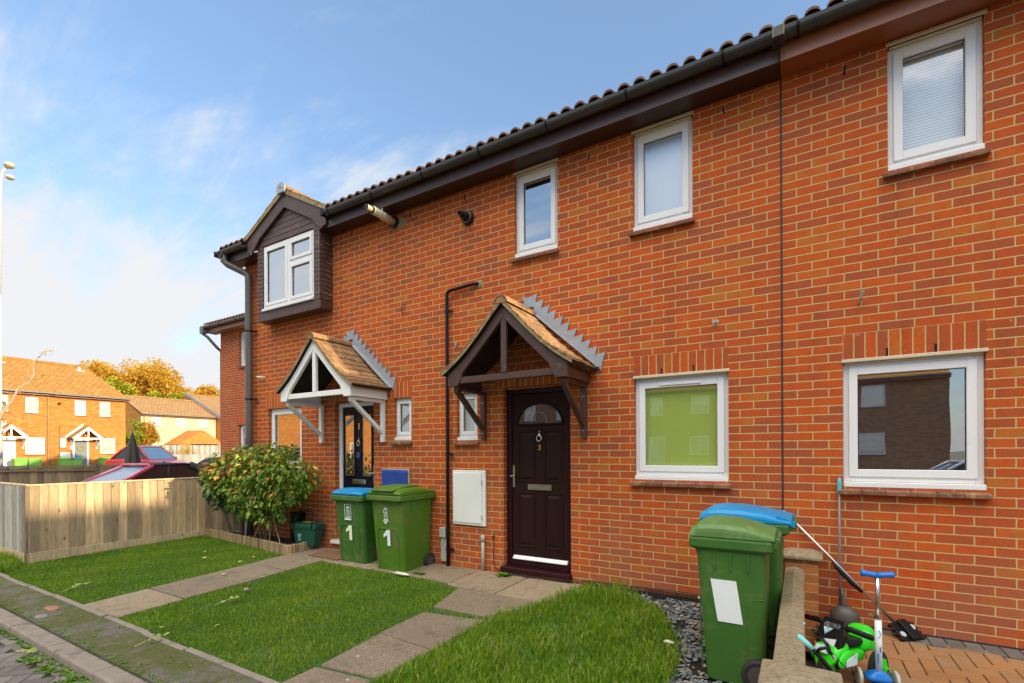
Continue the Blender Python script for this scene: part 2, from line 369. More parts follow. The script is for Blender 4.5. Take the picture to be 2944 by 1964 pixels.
def blind_mat():
    m, nt, bs, out = new_mat('venetian_blind'); sp = N(nt, 'SeparateXYZ'); L(nt, pos(nt), sp.inputs[0])
    s = math_(nt, 'FRACT', math_(nt, 'MULTIPLY', sp.outputs[2], 42))
    L(nt, ramp(nt, s, [(0, (.36,.42,.46)), (.16, (.36,.42,.46)), (.26, (.80,.82,.80)), (1, (.88,.89,.86))]), bs.inputs['Base Color']); return m
M_['venetian'] = blind_mat()

def leaf_mat(name, stops, rough=.45, trans=.3):
    m, nt, bs, out = new_mat(name)
    col = ramp(nt, tintn(nt), stops)
    col = mix(nt, noise(nt, pos(nt), 30, 2), mix(nt, 1, col, (.75,.75,.75), 'MULTIPLY'), mix(nt, 1, col, (1.15,1.15,1.1), 'MULTIPLY'))
    L(nt, col, bs.inputs['Base Color']); bs.inputs['Roughness'].default_value = rough; bs.inputs['Specular IOR Level'].default_value = .3
    tl = N(nt, 'BsdfTranslucent'); L(nt, col, tl.inputs[0]); mx = N(nt, 'MixShader'); mx.inputs[0].default_value = trans
    L(nt, bs.outputs[0], mx.inputs[1]); L(nt, tl.outputs[0], mx.inputs[2]); L(nt, mx.outputs[0], out.inputs[0]); return m
M_['shrub'] = leaf_mat('shrub_leaves', [(0, (.05,.13,.012)), (.3, (.11,.24,.02)), (.55, (.26,.38,.035)), (.72, (.58,.56,.09)), (.85, (.66,.34,.06)), (1, (.30,.08,.03))])
M_['laurel'] = leaf_mat('laurel_leaves', [(0, (.03,.075,.025)), (.6, (.055,.13,.04)), (.85, (.22,.30,.05)), (1, (.50,.45,.08))], .3, .15)
M_['autumn'] = leaf_mat('autumn_leaves', [(0, (.50,.28,.03)), (.5, (.74,.45,.05)), (1, (.82,.58,.10))], .7, .5)
M_['yellowgreen'] = leaf_mat('yellow_green_leaves', [(0, (.20,.26,.02)), (.5, (.40,.42,.03)), (1, (.62,.52,.04))], .6)
M_['grass'] = leaf_mat('grass_blades', [(0, (.07,.15,.006)), (.5, (.155,.30,.010)), (.85, (.28,.42,.022)), (.95, (.36,.40,.06)), (1, (.50,.42,.16))], .5, .35)
M_['weed'] = leaf_mat('weed_leaves', [(0, (.05,.16,.012)), (.6, (.14,.30,.02)), (1, (.32,.40,.05))], .5)
M_['wilt'] = leaf_mat('wilted_leaves', [(0, (.30,.42,.08)), (.5, (.50,.52,.14)), (1, (.70,.66,.34))], .5)

def lawn_mat():
    m, nt, bs, out = new_mat('lawn_turf'); p = pos(nt)
    n = noise(nt, p, 40, 5, .7); n2 = noise(nt, p, 1.7, 3)
    col = ramp(nt, n, [(.3, (.02,.045,.006)), (.55, (.045,.12,.012)), (.8, (.10,.17,.03))])
    col = mix(nt, ramp(nt, n2, [(.45, 0), (.75, .5)]), col, (.10,.13,.03))
    L(nt, col, bs.inputs['Base Color']); bs.inputs['Roughness'].default_value = .95; bump(nt, bs, n, .02); return m
M_['lawn'] = lawn_mat()
def slab_mat():
    m, nt, bs, out = new_mat('concrete_slab'); p = pos(nt)
    n = noise(nt, p, 60, 6, .7); n2 = noise(nt, p, 2.5, 4, .6); t = tintn(nt)
    col = ramp(nt, n, [(.28, (.085,.066,.046)), (.5, (.20,.16,.115)), (.75, (.36,.30,.22))])
    col = mix(nt, ramp(nt, n2, [(.35, .0), (.7, .6)]), col, (.16,.125,.085))
    col = mix(nt, t, mix(nt, 1, col, (.9,.86,.8), 'MULTIPLY'), mix(nt, 1, col, (1.6,1.5,1.3), 'MULTIPLY'))
    col = mix(nt, ramp(nt, noise(nt, p, 7, 7, .75), [(.52, 0), (.68, .75)]), col, (.085,.075,.035))
    sp = N(nt, 'SeparateXYZ'); L(nt, p, sp.inputs[0])
    vo = N(nt, 'TexVoronoi'); vo.inputs['Scale'].default_value = 11; L(nt, p, vo.inputs['Vector'])
    v2 = noise(nt, p, 1.1, 2)
    lich = math_(nt, 'MULTIPLY', ramp(nt, math_(nt, 'ADD', vo.outputs['Distance'], math_(nt, 'MULTIPLY', noise(nt, p, 24, 3), .5)), [(.30, 1), (.36, 0)]), ramp(nt, math_(nt, 'ADD', v2, math_(nt, 'MULTIPLY', math_(nt, 'SUBTRACT', -1.9, sp.outputs[1]), .16)), [(.56, 0), (.64, .9)]))
    col = mix(nt, lich, col, (.60,.56,.46))
    L(nt, col, bs.inputs['Base Color']); bs.inputs['Roughness'].default_value = .9; bump(nt, bs, n, .004); return m
M_['slab'] = slab_mat()
def verge_mat():
    m, nt, bs, out = new_mat('mossy_gritty_path'); p = pos(nt)
    n = noise(nt, p, 110, 4, .7); n2 = noise(nt, p, 3.2, 6, .7)
    g = ramp(nt, n, [(.3, (.055,.045,.03)), (.5, (.14,.12,.09)), (.72, (.30,.27,.22))])
    ms = ramp(nt, noise(nt, p, 50, 4, .7), [(.3, (.04,.045,.006)), (.6, (.11,.12,.012)), (.85, (.20,.20,.03))])
    col = mix(nt, ramp(nt, n2, [(.42, 0), (.55, .9)]), g, ms)
    L(nt, col, bs.inputs['Base Color']); bs.inputs['Roughness'].default_value = .95; bump(nt, bs, n, .008); return m
M_['verge_path'] = verge_mat()
def paver_mat(name, a, b, c):
    m, nt, bs, out = new_mat(name); p = pos(nt); n = noise(nt, p, 90, 5, .7)
    col = ramp(nt, tintn(nt), [(0, a), (.5, b), (1, c)])
    col = mix(nt, n, mix(nt, 1, col, (.6,.6,.6), 'MULTIPLY'), mix(nt, 1, col, (1.35,1.35,1.3), 'MULTIPLY'))
    col = mix(nt, ramp(nt, noise(nt, p, 3, 5), [(.5, 0), (.7, .5)]), col, [x*.6 for x in b])
    L(nt, col, bs.inputs['Base Color']); bs.inputs['Roughness'].default_value = .9; bump(nt, bs, n, .003); return m
M_['paver_grey'] = paver_mat('grey_block_paving', (.13,.105,.09), (.19,.155,.13), (.23,.20,.165))
M_['paver_buff'] = paver_mat('buff_block_paving', (.33,.145,.05), (.36,.175,.065), (.32,.18,.085))
M_['paver_dark'] = paver_mat('charcoal_block_paving', (.10,.09,.08), (.14,.125,.11), (.17,.15,.125))
M_['jointsand'] = mat('joint_sand_moss', (.05,.055,.015), .95, .5, 20)
M_['kerb'] = mat('concrete_kerb', (.27,.22,.17), .92, .25, 7, bmp=.006, bscale=80, dirt=(.13,.105,.07), dscale=6, dth=.55)
M_['gravel'] = leaf_mat('slate_chippings', [(0, (.05,.06,.065)), (.4, (.12,.155,.16)), (.75, (.20,.25,.25)), (.9, (.28,.20,.13)), (1, (.45,.36,.28))], .7, 0)

# ------------------------------------------------------------------ ground
def gz(y): return .03*y
def poly_sheet(pts, zf, dz=0):
    mb = MB(); mb.add([(x, y, zf(y)+dz) for x, y in pts], [tuple(range(len(pts)))]); return mb
g = MB(); g.add([(-600,-600,-.30), (600,-600,-.30), (600,600,-.30), (-600,600,-.30)], [(0,1,2,3)])
struct('ground', g, M_['tarmac'])
def slabbed(x0, x1, y0, y1, zt, zb):
    m = MB(); m.add([(x0,y0,zb),(x1,y0,zb),(x1,y1,zb),(x0,y1,zb),(x0,y0,zt(y0)),(x1,y0,zt(y0)),(x1,y1,zt(y1)),(x0,y1,zt(y1))],
        [(0,3,2,1),(4,5,6,7),(0,1,5,4),(1,2,6,5),(2,3,7,6),(3,0,4,7)]); return m
struct('lawn', slabbed(-9.6, -.13, -2.94, .0, lambda y: gz(y)-.012, -.4), M_['lawn'])
struct('driveway', slabbed(-40, -9.6, -3.3, 3.0, lambda y: -.12, -.29), M_['tarmac'])
struct('footpath', slabbed(-14, 8, -3.34, -2.985, lambda y: gz(y)+.006, -.4), M_['verge_path'])
# edging strip in pieces
m = MB(); x = -14
while x < 3:
    l = rnd.uniform(.5, .95); m.cur = rnd.random(); j = rnd.uniform(-.012, .012)
    m.box(x+.006, min(x+l, 3), -2.985+j, -2.935+j, -.3, gz(-2.96)+.014+rnd.uniform(-.006, .006)); x += l
struct('path_edging', m, M_['kerb'], bevel=.006)
# kerb stones
m = MB(); x = -14.4
while x < 5:
    l = .915; m.cur = rnd.random(); j = rnd.uniform(-.006, .006)
    m.box(x+.005, x+l-.004, -3.485+j, -3.345+j, -.32, -.099+rnd.uniform(-.004, .004)); x += l
struct('kerb', m, M_['kerb'], bevel=.018, seg=3)
struct('road_bed', MB().box(-14, 8, -9, -3.49, -.29, -.176), M_['jointsand'])

def herring(x0, x1, y0, y1, z, ang, w, tint=(0,1), clip=None, org=(0,0)):
    m = MB(); ca, sa = math.cos(ang), math.sin(ang); n = int(max(x1-x0, y1-y0)/w*1.2)+6
    cx, cy = (x0+x1)/2, (y0+y1)/2; gap = .0035
    for i in range(-n, n):
        for j in range(-n, n):
            for (a, b, c, d) in ((0, 0, 2, 1), (2, -1, 3, 1)):
                ox, oy = i+2*j, i-2*j
                q = [((ox+px)*w, (oy+py)*w) for px, py in ((a, b), (c, d))]
                mx, my = (q[0][0]+q[1][0])/2, (q[0][1]+q[1][1])/2
                wx, wy = cx+mx*ca-my*sa, cy+mx*sa+my*ca
                if not (x0 < wx < x1 and y0 < wy < y1): continue
                M = Matrix.Translation((wx, wy, 0)) @ Matrix.Rotation(ang, 4, 'Z')
                hw, hh = (q[1][0]-q[0][0])/2-gap, (q[1][1]-q[0][1])/2-gap
                m.cur = rnd.uniform(*tint); dz = rnd.uniform(-.002, .002)
                m.box(-hw, hw, -hh, hh, z-.05, z+dz, M)
    return m
struct('road', herring(-8.0, -2.6, -4.6, -3.56, -.165, R(45), .1), M_['paver_grey'], bevel=.003)
m = MB(); x = -8
while x < -2.6:
    m.cur = rnd.random(); m.box(x, x+.197, -3.59, -3.495, -.22, -.164); x += .2
struct('road_edge_course', m, M_['paver_grey'], bevel=.003)
# right-hand block paved yard
struct('yard_bed', MB().box(.10, 6, -3.3, -.004, -.3, -.012), M_['jointsand'])
struct('yard_paving', herring(.14, 2.9, -3.2, -.14, .0, 0, .103), M_['paver_buff'], bevel=.003)
m = MB(); x = .0
while x < 3:
    m.cur = rnd.random(); m.box(x+.003, x+.1, -.205, -.006, -.05, .001); x += .104
struct('yard_edge_course', m, M_['paver_dark'], bevel=.003)
struct('wall_base_gap', MB().box(.15, 6, -.006, .002, -.05, .012), M_['blackr'])

# concrete path slabs
def slab(m, pts, dz=.004, t=.5):
    m.cur = t; n = len(pts)
    cx = sum(p[0] for p in pts)/n; cy = sum(p[1] for p in pts)/n
    top = [(cx+(p[0]-cx)*.993, cy+(p[1]-cy)*.993, gz(p[1])+dz) for p in pts]; bot = [(p[0], p[1], gz(p[1])-.06) for p in pts]
    m.add(bot+top, [tuple(range(n-1, -1, -1)), tuple(range(n, 2*n))]+[(i, (i+1) % n, (i+1) % n+n, i+n) for i in range(n)])
m = MB()
yy = [-2.93, -2.33, -1.73, -1.13, -.58]
for i in range(4):
    a, b = yy[i], yy[i+1]; f = lambda y: -6.30-.035*(y+2.93); gf = lambda y: -5.53-.03*(y+2.93)
    slab(m, [(f(a), a+.006), (gf(a), a+.02), (gf(b), b-.006), (f(b), b-.006)], .006+.003*(i % 2), (.95, .35, .5, .45)[i])
for i, (a, b) in enumerate(((-6.42, -5.85), (-5.84, -5.25), (-5.24, -4.65), (-4.64, -4.06), (-4.05, -3.40))):
    slab(m, [(a, -.60+.02*(i % 2)), (b, -.60), (b, -.005), (a, -.005)], .008, .4+.1*(i % 3))
slab(m, [(-3.39, -.66), (-2.74, -.70), (-2.70, -.03), (-3.39, -.03)], .010, .75)
slab(m, [(-2.73, -.70), (-2.10, -.70), (-2.06, -.02), (-2.69, -.02)], .009, 1.0)
slab(m, [(-3.06, -1.29), (-2.42, -1.27), (-2.15, -.71), (-3.20, -.70)], .006, .3)
slab(m, [(-3.04, -1.99), (-2.42, -2.04), (-2.40, -1.36), (-3.04, -1.45)], .008, .25)
slab(m, [(-2.99, -2.62), (-2.46, -2.56), (-2.43, -2.05), (-3.03, -2.00)], .005, .35)
slab(m, [(-3.0, -2.93), (-2.5, -2.93), (-2.47, -2.60), (-2.99, -2.66)], .007, .4)
struct('garden_path', m, M_['slab'], bevel=.006)

# ------------------------------------------------------------------ grass
def inpoly(x, y, P):
    c = False; j = len(P)-1
    for i in range(len(P)):
        if (P[i][1] > y) != (P[j][1] > y) and x < (P[j][0]-P[i][0])*(y-P[i][1])/(P[j][1]-P[i][1])+P[i][0]: c = not c
        j = i
    return c
def hsh(x, y):
    return .5+.25*math.sin(x*3.1+y*2.3)+.25*math.sin(x*7.7-y*5.1+1.3)
def grass(name, P, dens, h0, h1, label, w=.0035, lean=.5, yellow=.06):
    m = MB(); xs = [p[0] for p in P]; ys = [p[1] for p in P]
    A = (max(xs)-min(xs))*(max(ys)-min(ys)); n = int(A*dens)
    for _ in range(n):
        x = rnd.uniform(min(xs), max(xs)); y = rnd.uniform(min(ys), max(ys))
        if not inpoly(x+rnd.gauss(0, .028), y+rnd.gauss(0, .024), P): continue
        if math.sin(x*5.3+1.7*math.sin(y*4.1))*math.sin(y*6.1+1.3*math.sin(x*3.7)) > .80 and rnd.random() < .6: continue
        d = hsh(x, y); h = rnd.uniform(h0, h1)*(.65+.6*d); a = rnd.uniform(0, 2*PI); b = rnd.uniform(0, 2*PI)
        ww = w*rnd.uniform(.7, 1.4); l = h*rnd.uniform(.1, lean+.35*d); z = gz(y)-.012
        dx, dy = math.cos(a)*ww, math.sin(a)*ww; lx, ly = math.cos(b)*l, math.sin(b)*l
        m.cur = min(1, max(0, rnd.gauss(.42+.28*d, .2))) if rnd.random() > yellow else rnd.uniform(.9, 1)
        m.add([(x-dx, y-dy, z), (x+dx, y+dy, z), (x+lx*.35+dx*.7, y+ly*.35+dy*.7, z+h*.6), (x+lx*.35-dx*.7, y+ly*.35-dy*.7, z+h*.6), (x+lx, y+ly, z+h)], [(0,1,2,3), (3,2,4)])
    o = m.build(name, M_['grass'])
    return props(o, label, 'grass', kind='stuff')
grass('grass', [(-9.35,-2.93),(-6.31,-2.93),(-6.42,-.60),(-9.1,-.31),(-9.28,-.3)], 5600, .014, .034, 'short green lawn between the timber fence and the concrete path')
grass('grass', [(-5.50,-2.93),(-3.0,-2.93),(-3.06,-2.0),(-3.07,-1.42),(-3.07,-1.25),(-3.22,-.74),(-3.75,-.60),(-4.7,-.63),(-5.60,-.62)], 6600, .015, .037, 'middle lawn of short green grass between the two concrete paths')
G3 = [(-2.46,-2.93),(-2.42,-2.05),(-2.39,-1.35),(-2.38,-1.22),(-2.13,-.62),(-2.05,-.22),(-1.75,-.12),(-1.35,-.25),(-1.12,-.38),(-.88,-.9),(-.74,-1.4),(-.76,-2.0),(-.95,-2.93)]
grass('grass', G3, 6500, .035, .085, 'longer rough grass in front of the blue slate chippings', w=.0038, lean=.75, yellow=.07)
grass('grass', [(-2.15,-.65),(-2.0,-.12),(-1.45,-.08),(-1.3,-.3),(-1.6,-.5)], 2600, .08, .16, 'tall tuft of long grass against the brick wall', w=.004, lean=.9, yellow=.04)
# grass strands at edges of paths, dried patch
grass('grass', [(-9.4,-3.02),(-9.4,-2.9),(-3.0,-2.9),(-3.0,-2.995)], 1800, .012, .035, 'thin line of grass growing over the path edging strip', yellow=.1)
grass('grass', [(-11.5,-3.1),(-11.5,-2.6),(-9.45,-2.6),(-8.9,-2.85),(-9.0,-3.08)], 3800, .05, .14, 'overgrown grass at the corner of the timber fence', w=.004, lean=.7)
grass('grass', [(-.98,-2.9),(-.8,-2.0),(-.62,-1.7),(-.5,-2.2),(-.5,-2.9)], 1600, .02, .06, 'dry yellowing grass beside the green wheelie bin', yellow=.75)
for P_, dn in (([(-3.1,-1.45),(-3.1,-1.27),(-2.4,-1.26),(-2.4,-1.38)], 2500), ([(-6.35,-3.1),(-6.1,-3.14),(-5.4,-2.9),(-6.3,-2.88)], 500)):
    grass('grass', P_, dn, .012, .035, 'moss and grass growing in the joint between path slabs', yellow=.3)
# weeds along the kerb: small rosettes
def rosette(m, x, y, z, r, n=10):
    for k in range(n):
        a = rnd.uniform(0, 2*PI); l = r*rnd.uniform(.5, 1.1); w = l*rnd.uniform(.18, .3); u = rnd.uniform(.2, .9)
        d = Vector((math.cos(a), math.sin(a), 0)); s_ = Vector((-d.y, d.x, 0)); c = Vector((x, y, z))
        m.cur = rnd.random()
        m.add([c, c+d*l*.5-s_*w+Vector((0,0,l*u*.5)), c+d*l+Vector((0,0,l*u*.55)), c+d*l*.5+s_*w+Vector((0,0,l*u*.5))], [(0,1,2,3)])
m = MB()
for _ in range(420):
    x = rnd.uniform(-8.5, -3.6); rosette(m, x, -3.50-abs(rnd.gauss(0, .022)), -.168, rnd.uniform(.012, .04), 7)
for cx_, cy_, rr in ((-6.9,-3.56,.10),(-6.3,-3.53,.07),(-5.2,-3.56,.07),(-4.85,-3.56,.06),(-4.5,-3.53,.08),(-4.35,-3.6,.05)):
    for _ in range(24): rosette(m, cx_+rnd.gauss(0, rr), cy_-abs(rnd.gauss(0, rr*.5)), -.166, rnd.uniform(.02, .05), 8)
props(m.build('weeds', M_['weed']), 'low green weeds growing along the foot of the kerb', 'weeds', kind='stuff')
m = MB()
for _ in range(520):
    x = rnd.uniform(-9, -3.0); y = (-3.335+abs(rnd.gauss(0, .02))) if rnd.random() < .65 else rnd.uniform(-3.3, -3.0)
    rosette(m, x, y, gz(y)+.004, rnd.uniform(.008, .026), 6)
props(m.build('weeds', M_['weed']), 'small weeds and moss tufts along the back edge of the kerb', 'weeds', kind='stuff')
m = MB()
for _ in range(9): rosette(m, -2.98+rnd.gauss(0, .05), -.10+rnd.gauss(0, .02), .0, rnd.uniform(.05, .09), 12)
props(m.build('weed_clump', M_['weed']), 'bright green weed clump at the foot of the dark brown door', 'weed')
m = MB()
for _ in range(14): rosette(m, -3.95+rnd.gauss(0, .05), -.50+rnd.gauss(0, .02), -.005, rnd.uniform(.03, .06), 10)
props(m.build('weed_clump', M_['weed']), 'low weeds beside the wheel of the bright green bin', 'weed')
for wx, wy in ((-2.72,-.72),):
    m = MB()
    for _ in range(12): rosette(m, wx+rnd.gauss(0, .015), wy+rnd.gauss(0, .012), gz(wy), rnd.uniform(.01, .03), 8)
    props(m.build('weed_clump', M_['weed']), 'tiny weeds in the slab joint in front of the brown door', 'weed')

# wilted sprigs and loose bits
def sprig(x0, y0, x1, y1, label, n=6, base=gz, sz=.045):
    z0 = base(y0)+.03
    t = thing('wilted_sprig', label, 'plant cutting', (x0, y0, z0), 'wilted cuttings dropped on the lawns and path')
    a = Vector((x0, y0, z0)); b = Vector((x1, y1, base(y1)+.045))
    s_ = MB().tube([a, a.lerp(b, .5)+Vector((.01, .01, .015)), b], [.0035, .003, .002], 5); s_.build('stalk', M_['sprig'], t)
    l = MB()
    for k in range(n):
        p = a.lerp(b, .45+.55*k/max(1, n-1)); an = rnd.uniform(0, 2*PI); q = sz*rnd.uniform(.6, 1.3)
        d = Vector((math.cos(an), math.sin(an), rnd.uniform(.0, .5))); e = Vector((-d.y, d.x, rnd.uniform(-.3, .3)))
        l.cur = rnd.random(); l.add([p, p+d*q*.5-e*q*.45, p+d*q*1.1, p+d*q*.5+e*q*.45], [(0,1,2,3)])
    l.build('leaves', M_['wilt'], t)
sprig(-6.96,-2.90,-7.1,-2.65, 'pale wilted sprig on the lawn nearest the timber fence', 8)
sprig(-4.97,-2.33,-4.95,-2.1, 'wilted yellow sprig in the middle of the middle lawn', 9)
sprig(-4.525,-3.163,-4.536,-2.954, 'wilted sprig with a long stalk lying across the path edging', 6)
sprig(-5.5,-3.60,-5.3,-3.55, 'crumpled yellow sprig on the grey block paving', 6, lambda y: -.18)
def bit(name, label, cat, x, y, z, r, mt, seed):
    q = random.Random(seed); m = MB(); m.ell((x, y, z), (r[0], r[1], r[2]), 8, 5)
    m.v = [(a+q.gauss(0, r[0]*.1), b+q.gauss(0, r[1]*.1), c+q.gauss(0, r[2]*.15)) for a, b, c in m.v]
    return props(m.build(name, mt), label, cat)
M_['redbit'] = mat('brick_fragment', (.36,.15,.09), .9)
M_['bone'] = mat('pale_stone', (.75,.66,.5), .8)
bit('brick_piece', 'flat reddish brick fragment lying on the mossy path', 'brick', -6.44, -3.12, -.085, (.10,.055,.012), M_['redbit'], 1)
bit('stone_piece', 'grey flat stone beside the reddish brick fragment', 'stone', -6.22, -3.26, -.09, (.09,.05,.011), M_['kerb'], 2)
bit('pale_stone', 'pale pointed stone on the edge of the slate chippings', 'stone', -.86, -1.16, .012, (.045,.016,.014), M_['bone'], 3)
bit('round_stone', 'round brown stone in the middle lawn', 'stone', -5.18, -1.88, -.03, (.035,.03,.02), M_['kerb'], 4)
bit('pale_stone', 'long pale stone beside the wheel of the bright green bin', 'stone', -4.12, -.62, .0, (.12,.03,.02), M_['bone'], 5)
LF = [(-6.07,-1.65),(-7.2,-1.3),(-6.6,-.95),(-4.8,-2.86),(-4.4,-2.6),(-7.6,-1.1),(-6.5,-1.2)]
for k, (x, y) in enumerate(LF):
    m = MB(); m.cur = .6; a = k*1.3; d = Vector((math.cos(a), math.sin(a), .1))*.035; e = Vector((-math.sin(a), math.cos(a), .2))*.02
    p = Vector((x, y, gz(y)+.03)); m.add([p-d, p-e, p+d, p+e], [(0,1,2,3)])
    props(m.build('fallen_leaf', M_['leaf_y']), 'small yellow brown fallen leaf lying on the short lawn', 'leaf', 'fallen leaves scattered on the lawns')

# slate chippings
P_ = [(-1.95,-.02),(-1.95,-.12),(-1.35,-.22),(-1.1,-.36),(-.86,-.9),(-.72,-1.4),(-.74,-2.0),(-.95,-2.9),(-.15,-2.9),(-.15,-.02)]
struct('gravel_bed', poly_sheet(P_, gz, -.004), M_['blacksheet'])
m = MB(); n = 0
while n < 5200:
    x = rnd.uniform(-1.95, -.15); y = rnd.uniform(-2.6, -.03)
    if not inpoly(x+rnd.gauss(0, .02), y, P_): continue
    if math.sin(x*9+y*4)+math.sin(y*7-x*5+2)+rnd.gauss(0,.25) > 1.6: n += .3; continue
    n += 1; r_ = rnd.uniform(.009, .026); a = rnd.uniform(0, PI); M = Matrix.Translation((x, y, gz(y)+.004+rnd.random()*.01)) @ Matrix.Rotation(a, 4, 'Z') @ Matrix.Rotation(rnd.uniform(-.5, .5), 4, 'X')
    m.cur = rnd.random()**1.3 if rnd.random() < .86 else rnd.uniform(.85, 1)
    q = [M @ Vector((r_*u*rnd.uniform(.7, 1.3), r_*v*rnd.uniform(.5, .9), r_*w)) for u, v, w in ((-1,0,0),(0,-1,0),(1,0,0),(0,1,0),(.2,.1,.32),(0,0,-.3))]
    m.add(q, [(0,1,4),(1,2,4),(2,3,4),(3,0,4),(1,0,5),(2,1,5),(3,2,5),(0,3,5)])
props(m.build('slate_chippings', M_['gravel']), 'blue grey slate chippings between the long grass and the wall', 'gravel', kind='stuff')
m = MB(); m.bar((-1.95,-.035,.012), (-.15,-.06,.035), .012, .05); props(m.build('membrane_edge', M_['blacksheet']), 'black weed membrane edge folded up along the wall base', 'membrane')
m = MB(); m.bar((-1.45,-.02,.02), (-1.33,-.035,.02), .03, .03); props(m.build('white_sheet', M_['whitesheet']), 'tiny scrap of white plastic sheet at the wall base by the tall grass', 'plastic sheet')
m = MB(); m.bar((-.85,-.025,.035), (-.22,-.035,.04), .02, .055)
props(m.build('white_sheet', M_['whitesheet']), 'long strip of white plastic sheet at the wall base behind the right-hand bins', 'plastic sheet')

# ------------------------------------------------------------------ house kit (front faces -y in local space)
def wall_front(mb, x0, x1, z0, z1, ops, y=0., reveal=.10):
    xs = sorted({x0, x1, *[v for o in ops for v in o[:2]]}); zs = sorted({z0, z1, *[v for o in ops for v in o[2:4]]})
    for i in range(len(xs)-1):
        for j in range(len(zs)-1):
            a, b, c, d = xs[i], xs[i+1], zs[j], zs[j+1]
            if a < x0-1e-6 or b > x1+1e-6 or c < z0-1e-6 or d > z1+1e-6: continue
            if any(o[0]-1e-6 <= a and b <= o[1]+1e-6 and o[2]-1e-6 <= c and d <= o[3]+1e-6 for o in ops): continue
            mb.quad((a,y,c), (b,y,c), (b,y,d), (a,y,d))
    for (a, b, c, d) in [o[:4] for o in ops]:
        e = y+reveal
        mb.quad((a,y,c), (a,y,d), (a,e,d), (a,e,c)); mb.quad((b,y,c), (b,e,c), (b,e,d), (b,y,d))
        mb.quad((a,y,d), (b,y,d), (b,e,d), (a,e,d)); mb.quad((a,y,c), (a,e,c), (b,e,c), (b,y,c))
def window(par, x0, x1, z0, z1, y=.05, style='plain', glass='glass', back='dark', sill=True, head=False, blind_y=.075, sw=.062, fw=.052, lead=False, vent=False, frame='upvc'):
    m = MB(); zf = z0+.045
    m.ring(x0, x1, zf, z1, fw, y, y+.06)
    m.box(x0-.0, x1+.0, y-.045, y+.05, z0, z0+.043)
    w = m.build('window', M_[frame], par, bevel=.004)
    gx0, gx1, gz0, gz1 = x0+fw, x1-fw, zf+fw, z1-fw
    panes = []
    s_ = MB()
    def sash(a, b, c, d, dy=-.014):
        s_.ring(a, b, c, d, sw, y+dy, y+.05); panes.append((a+sw, b-sw, c+sw, d-sw))
    if style == 'plain': sash(gx0-.012, gx1+.012, gz0-.012, gz1+.012)
    elif style == 'bay':
        mx = (gx0+gx1)/2+.02; s_.box(mx-.035, mx+.035, y-.002, y+.05, gz0, gz1); s_.box(mx+.035, gx1, y-.002, y+.05, gz1-.37, gz1-.31)
        sash(gx0, mx-.03, gz0, gz1); sash(mx+.03, gx1, gz0, gz1-.37); sash(mx+.03, gx1, gz1-.31, gz1)
    elif style == 'two':
        mx = (gx0+gx1)/2; sash(gx0, mx, gz0, gz1); sash(mx, gx1, gz0, gz1)
    elif style == 'top':
        mz = gz0+(gz1-gz0)*.68; sash(gx0, gx1, gz0, mz); sash(gx0, gx1, mz, gz1)
    elif style == 'grid':
        sash(gx0, gx1, gz0, gz1)
        mx = (gx0+gx1)/2; mz = (gz0+gz1)/2; s_.box(mx-.02, mx+.02, y-.008, y+.045, gz0+sw, gz1-sw); s_.box(gx0+sw, mx-.02, y-.008, y+.045, mz-.02, mz+.02); s_.box(mx+.02, gx1-sw, y-.008, y+.045, mz-.02, mz+.02)
    s_.build('sash', M_[frame], w, bevel=.004)
    p = MB()
    for a, b, c, d in panes: p.box(a-.005, b+.005, y+.018, y+.022, c-.005, d+.005)
    p.build('pane', M_[glass], w)
    b_ = MB(); b_.box(x0+.01, x1-.01, y+blind_y, y+blind_y+.01, z0+.03, z1-.01); b_.build('blind' if 'blind' in back or back == 'venetian' else ('curtain' if 'curtain' in back else 'room_backing'), M_[back], w)
    # black gasket line round the glass
    k_ = MB()
    for a, b, c, d in panes: k_.ring(a-.003, b+.003, c-.003, d+.003, .006, y+.008, y+.017)
    k_.build('gasket', M_['blackp'], w)
    if sill:
        t = MB(); n = max(2, round((x1-x0+.06)/.165)); xx = x0-.035; st = (x1-x0+.06)/n
        for i in range(n):
            t.cur = rnd.random(); a = xx+i*st+.003; b2 = xx+(i+1)*st-.003
            t.prism([(-.048, z0-.062), (.05, z0-.040), (.05, z0-.002), (-.048, z0-.028)], a, b2, 'yz')
        t.box(xx+.004, xx+n*st-.004, -.040, -.002, z0-.060, z0-.034)
        t.build('tile_sill', M_['silltile'], w, bevel=.004)
    if head:
        h = MB(); h.box(x0-.01, x1+.012, -.012, y, z1, z1+.028); h.box(x0+.01, x1-.01, .01, y, z1-.012, z1); h.build('head_trim', M_['upvcside'], w, bevel=.004)
    if vent:
        v_ = MB(); v_.box(x0+.28*(x1-x0), x0+.72*(x1-x0), y-.026, y-.014, gz1-.03, gz1-.014); v_.build('trickle_vent', M_[frame], w, bevel=.002)
    return w
M_['darkboard'] = mat('shade_dark_boarding', (.018,.011,.008), .8)  # underside shade put into the colour of the canopy boarding
M_['silltile'] = tile_mat('brown_sill_tile', (.23,.10,.055), moss=(.40,.30,.14), mossth=.56)
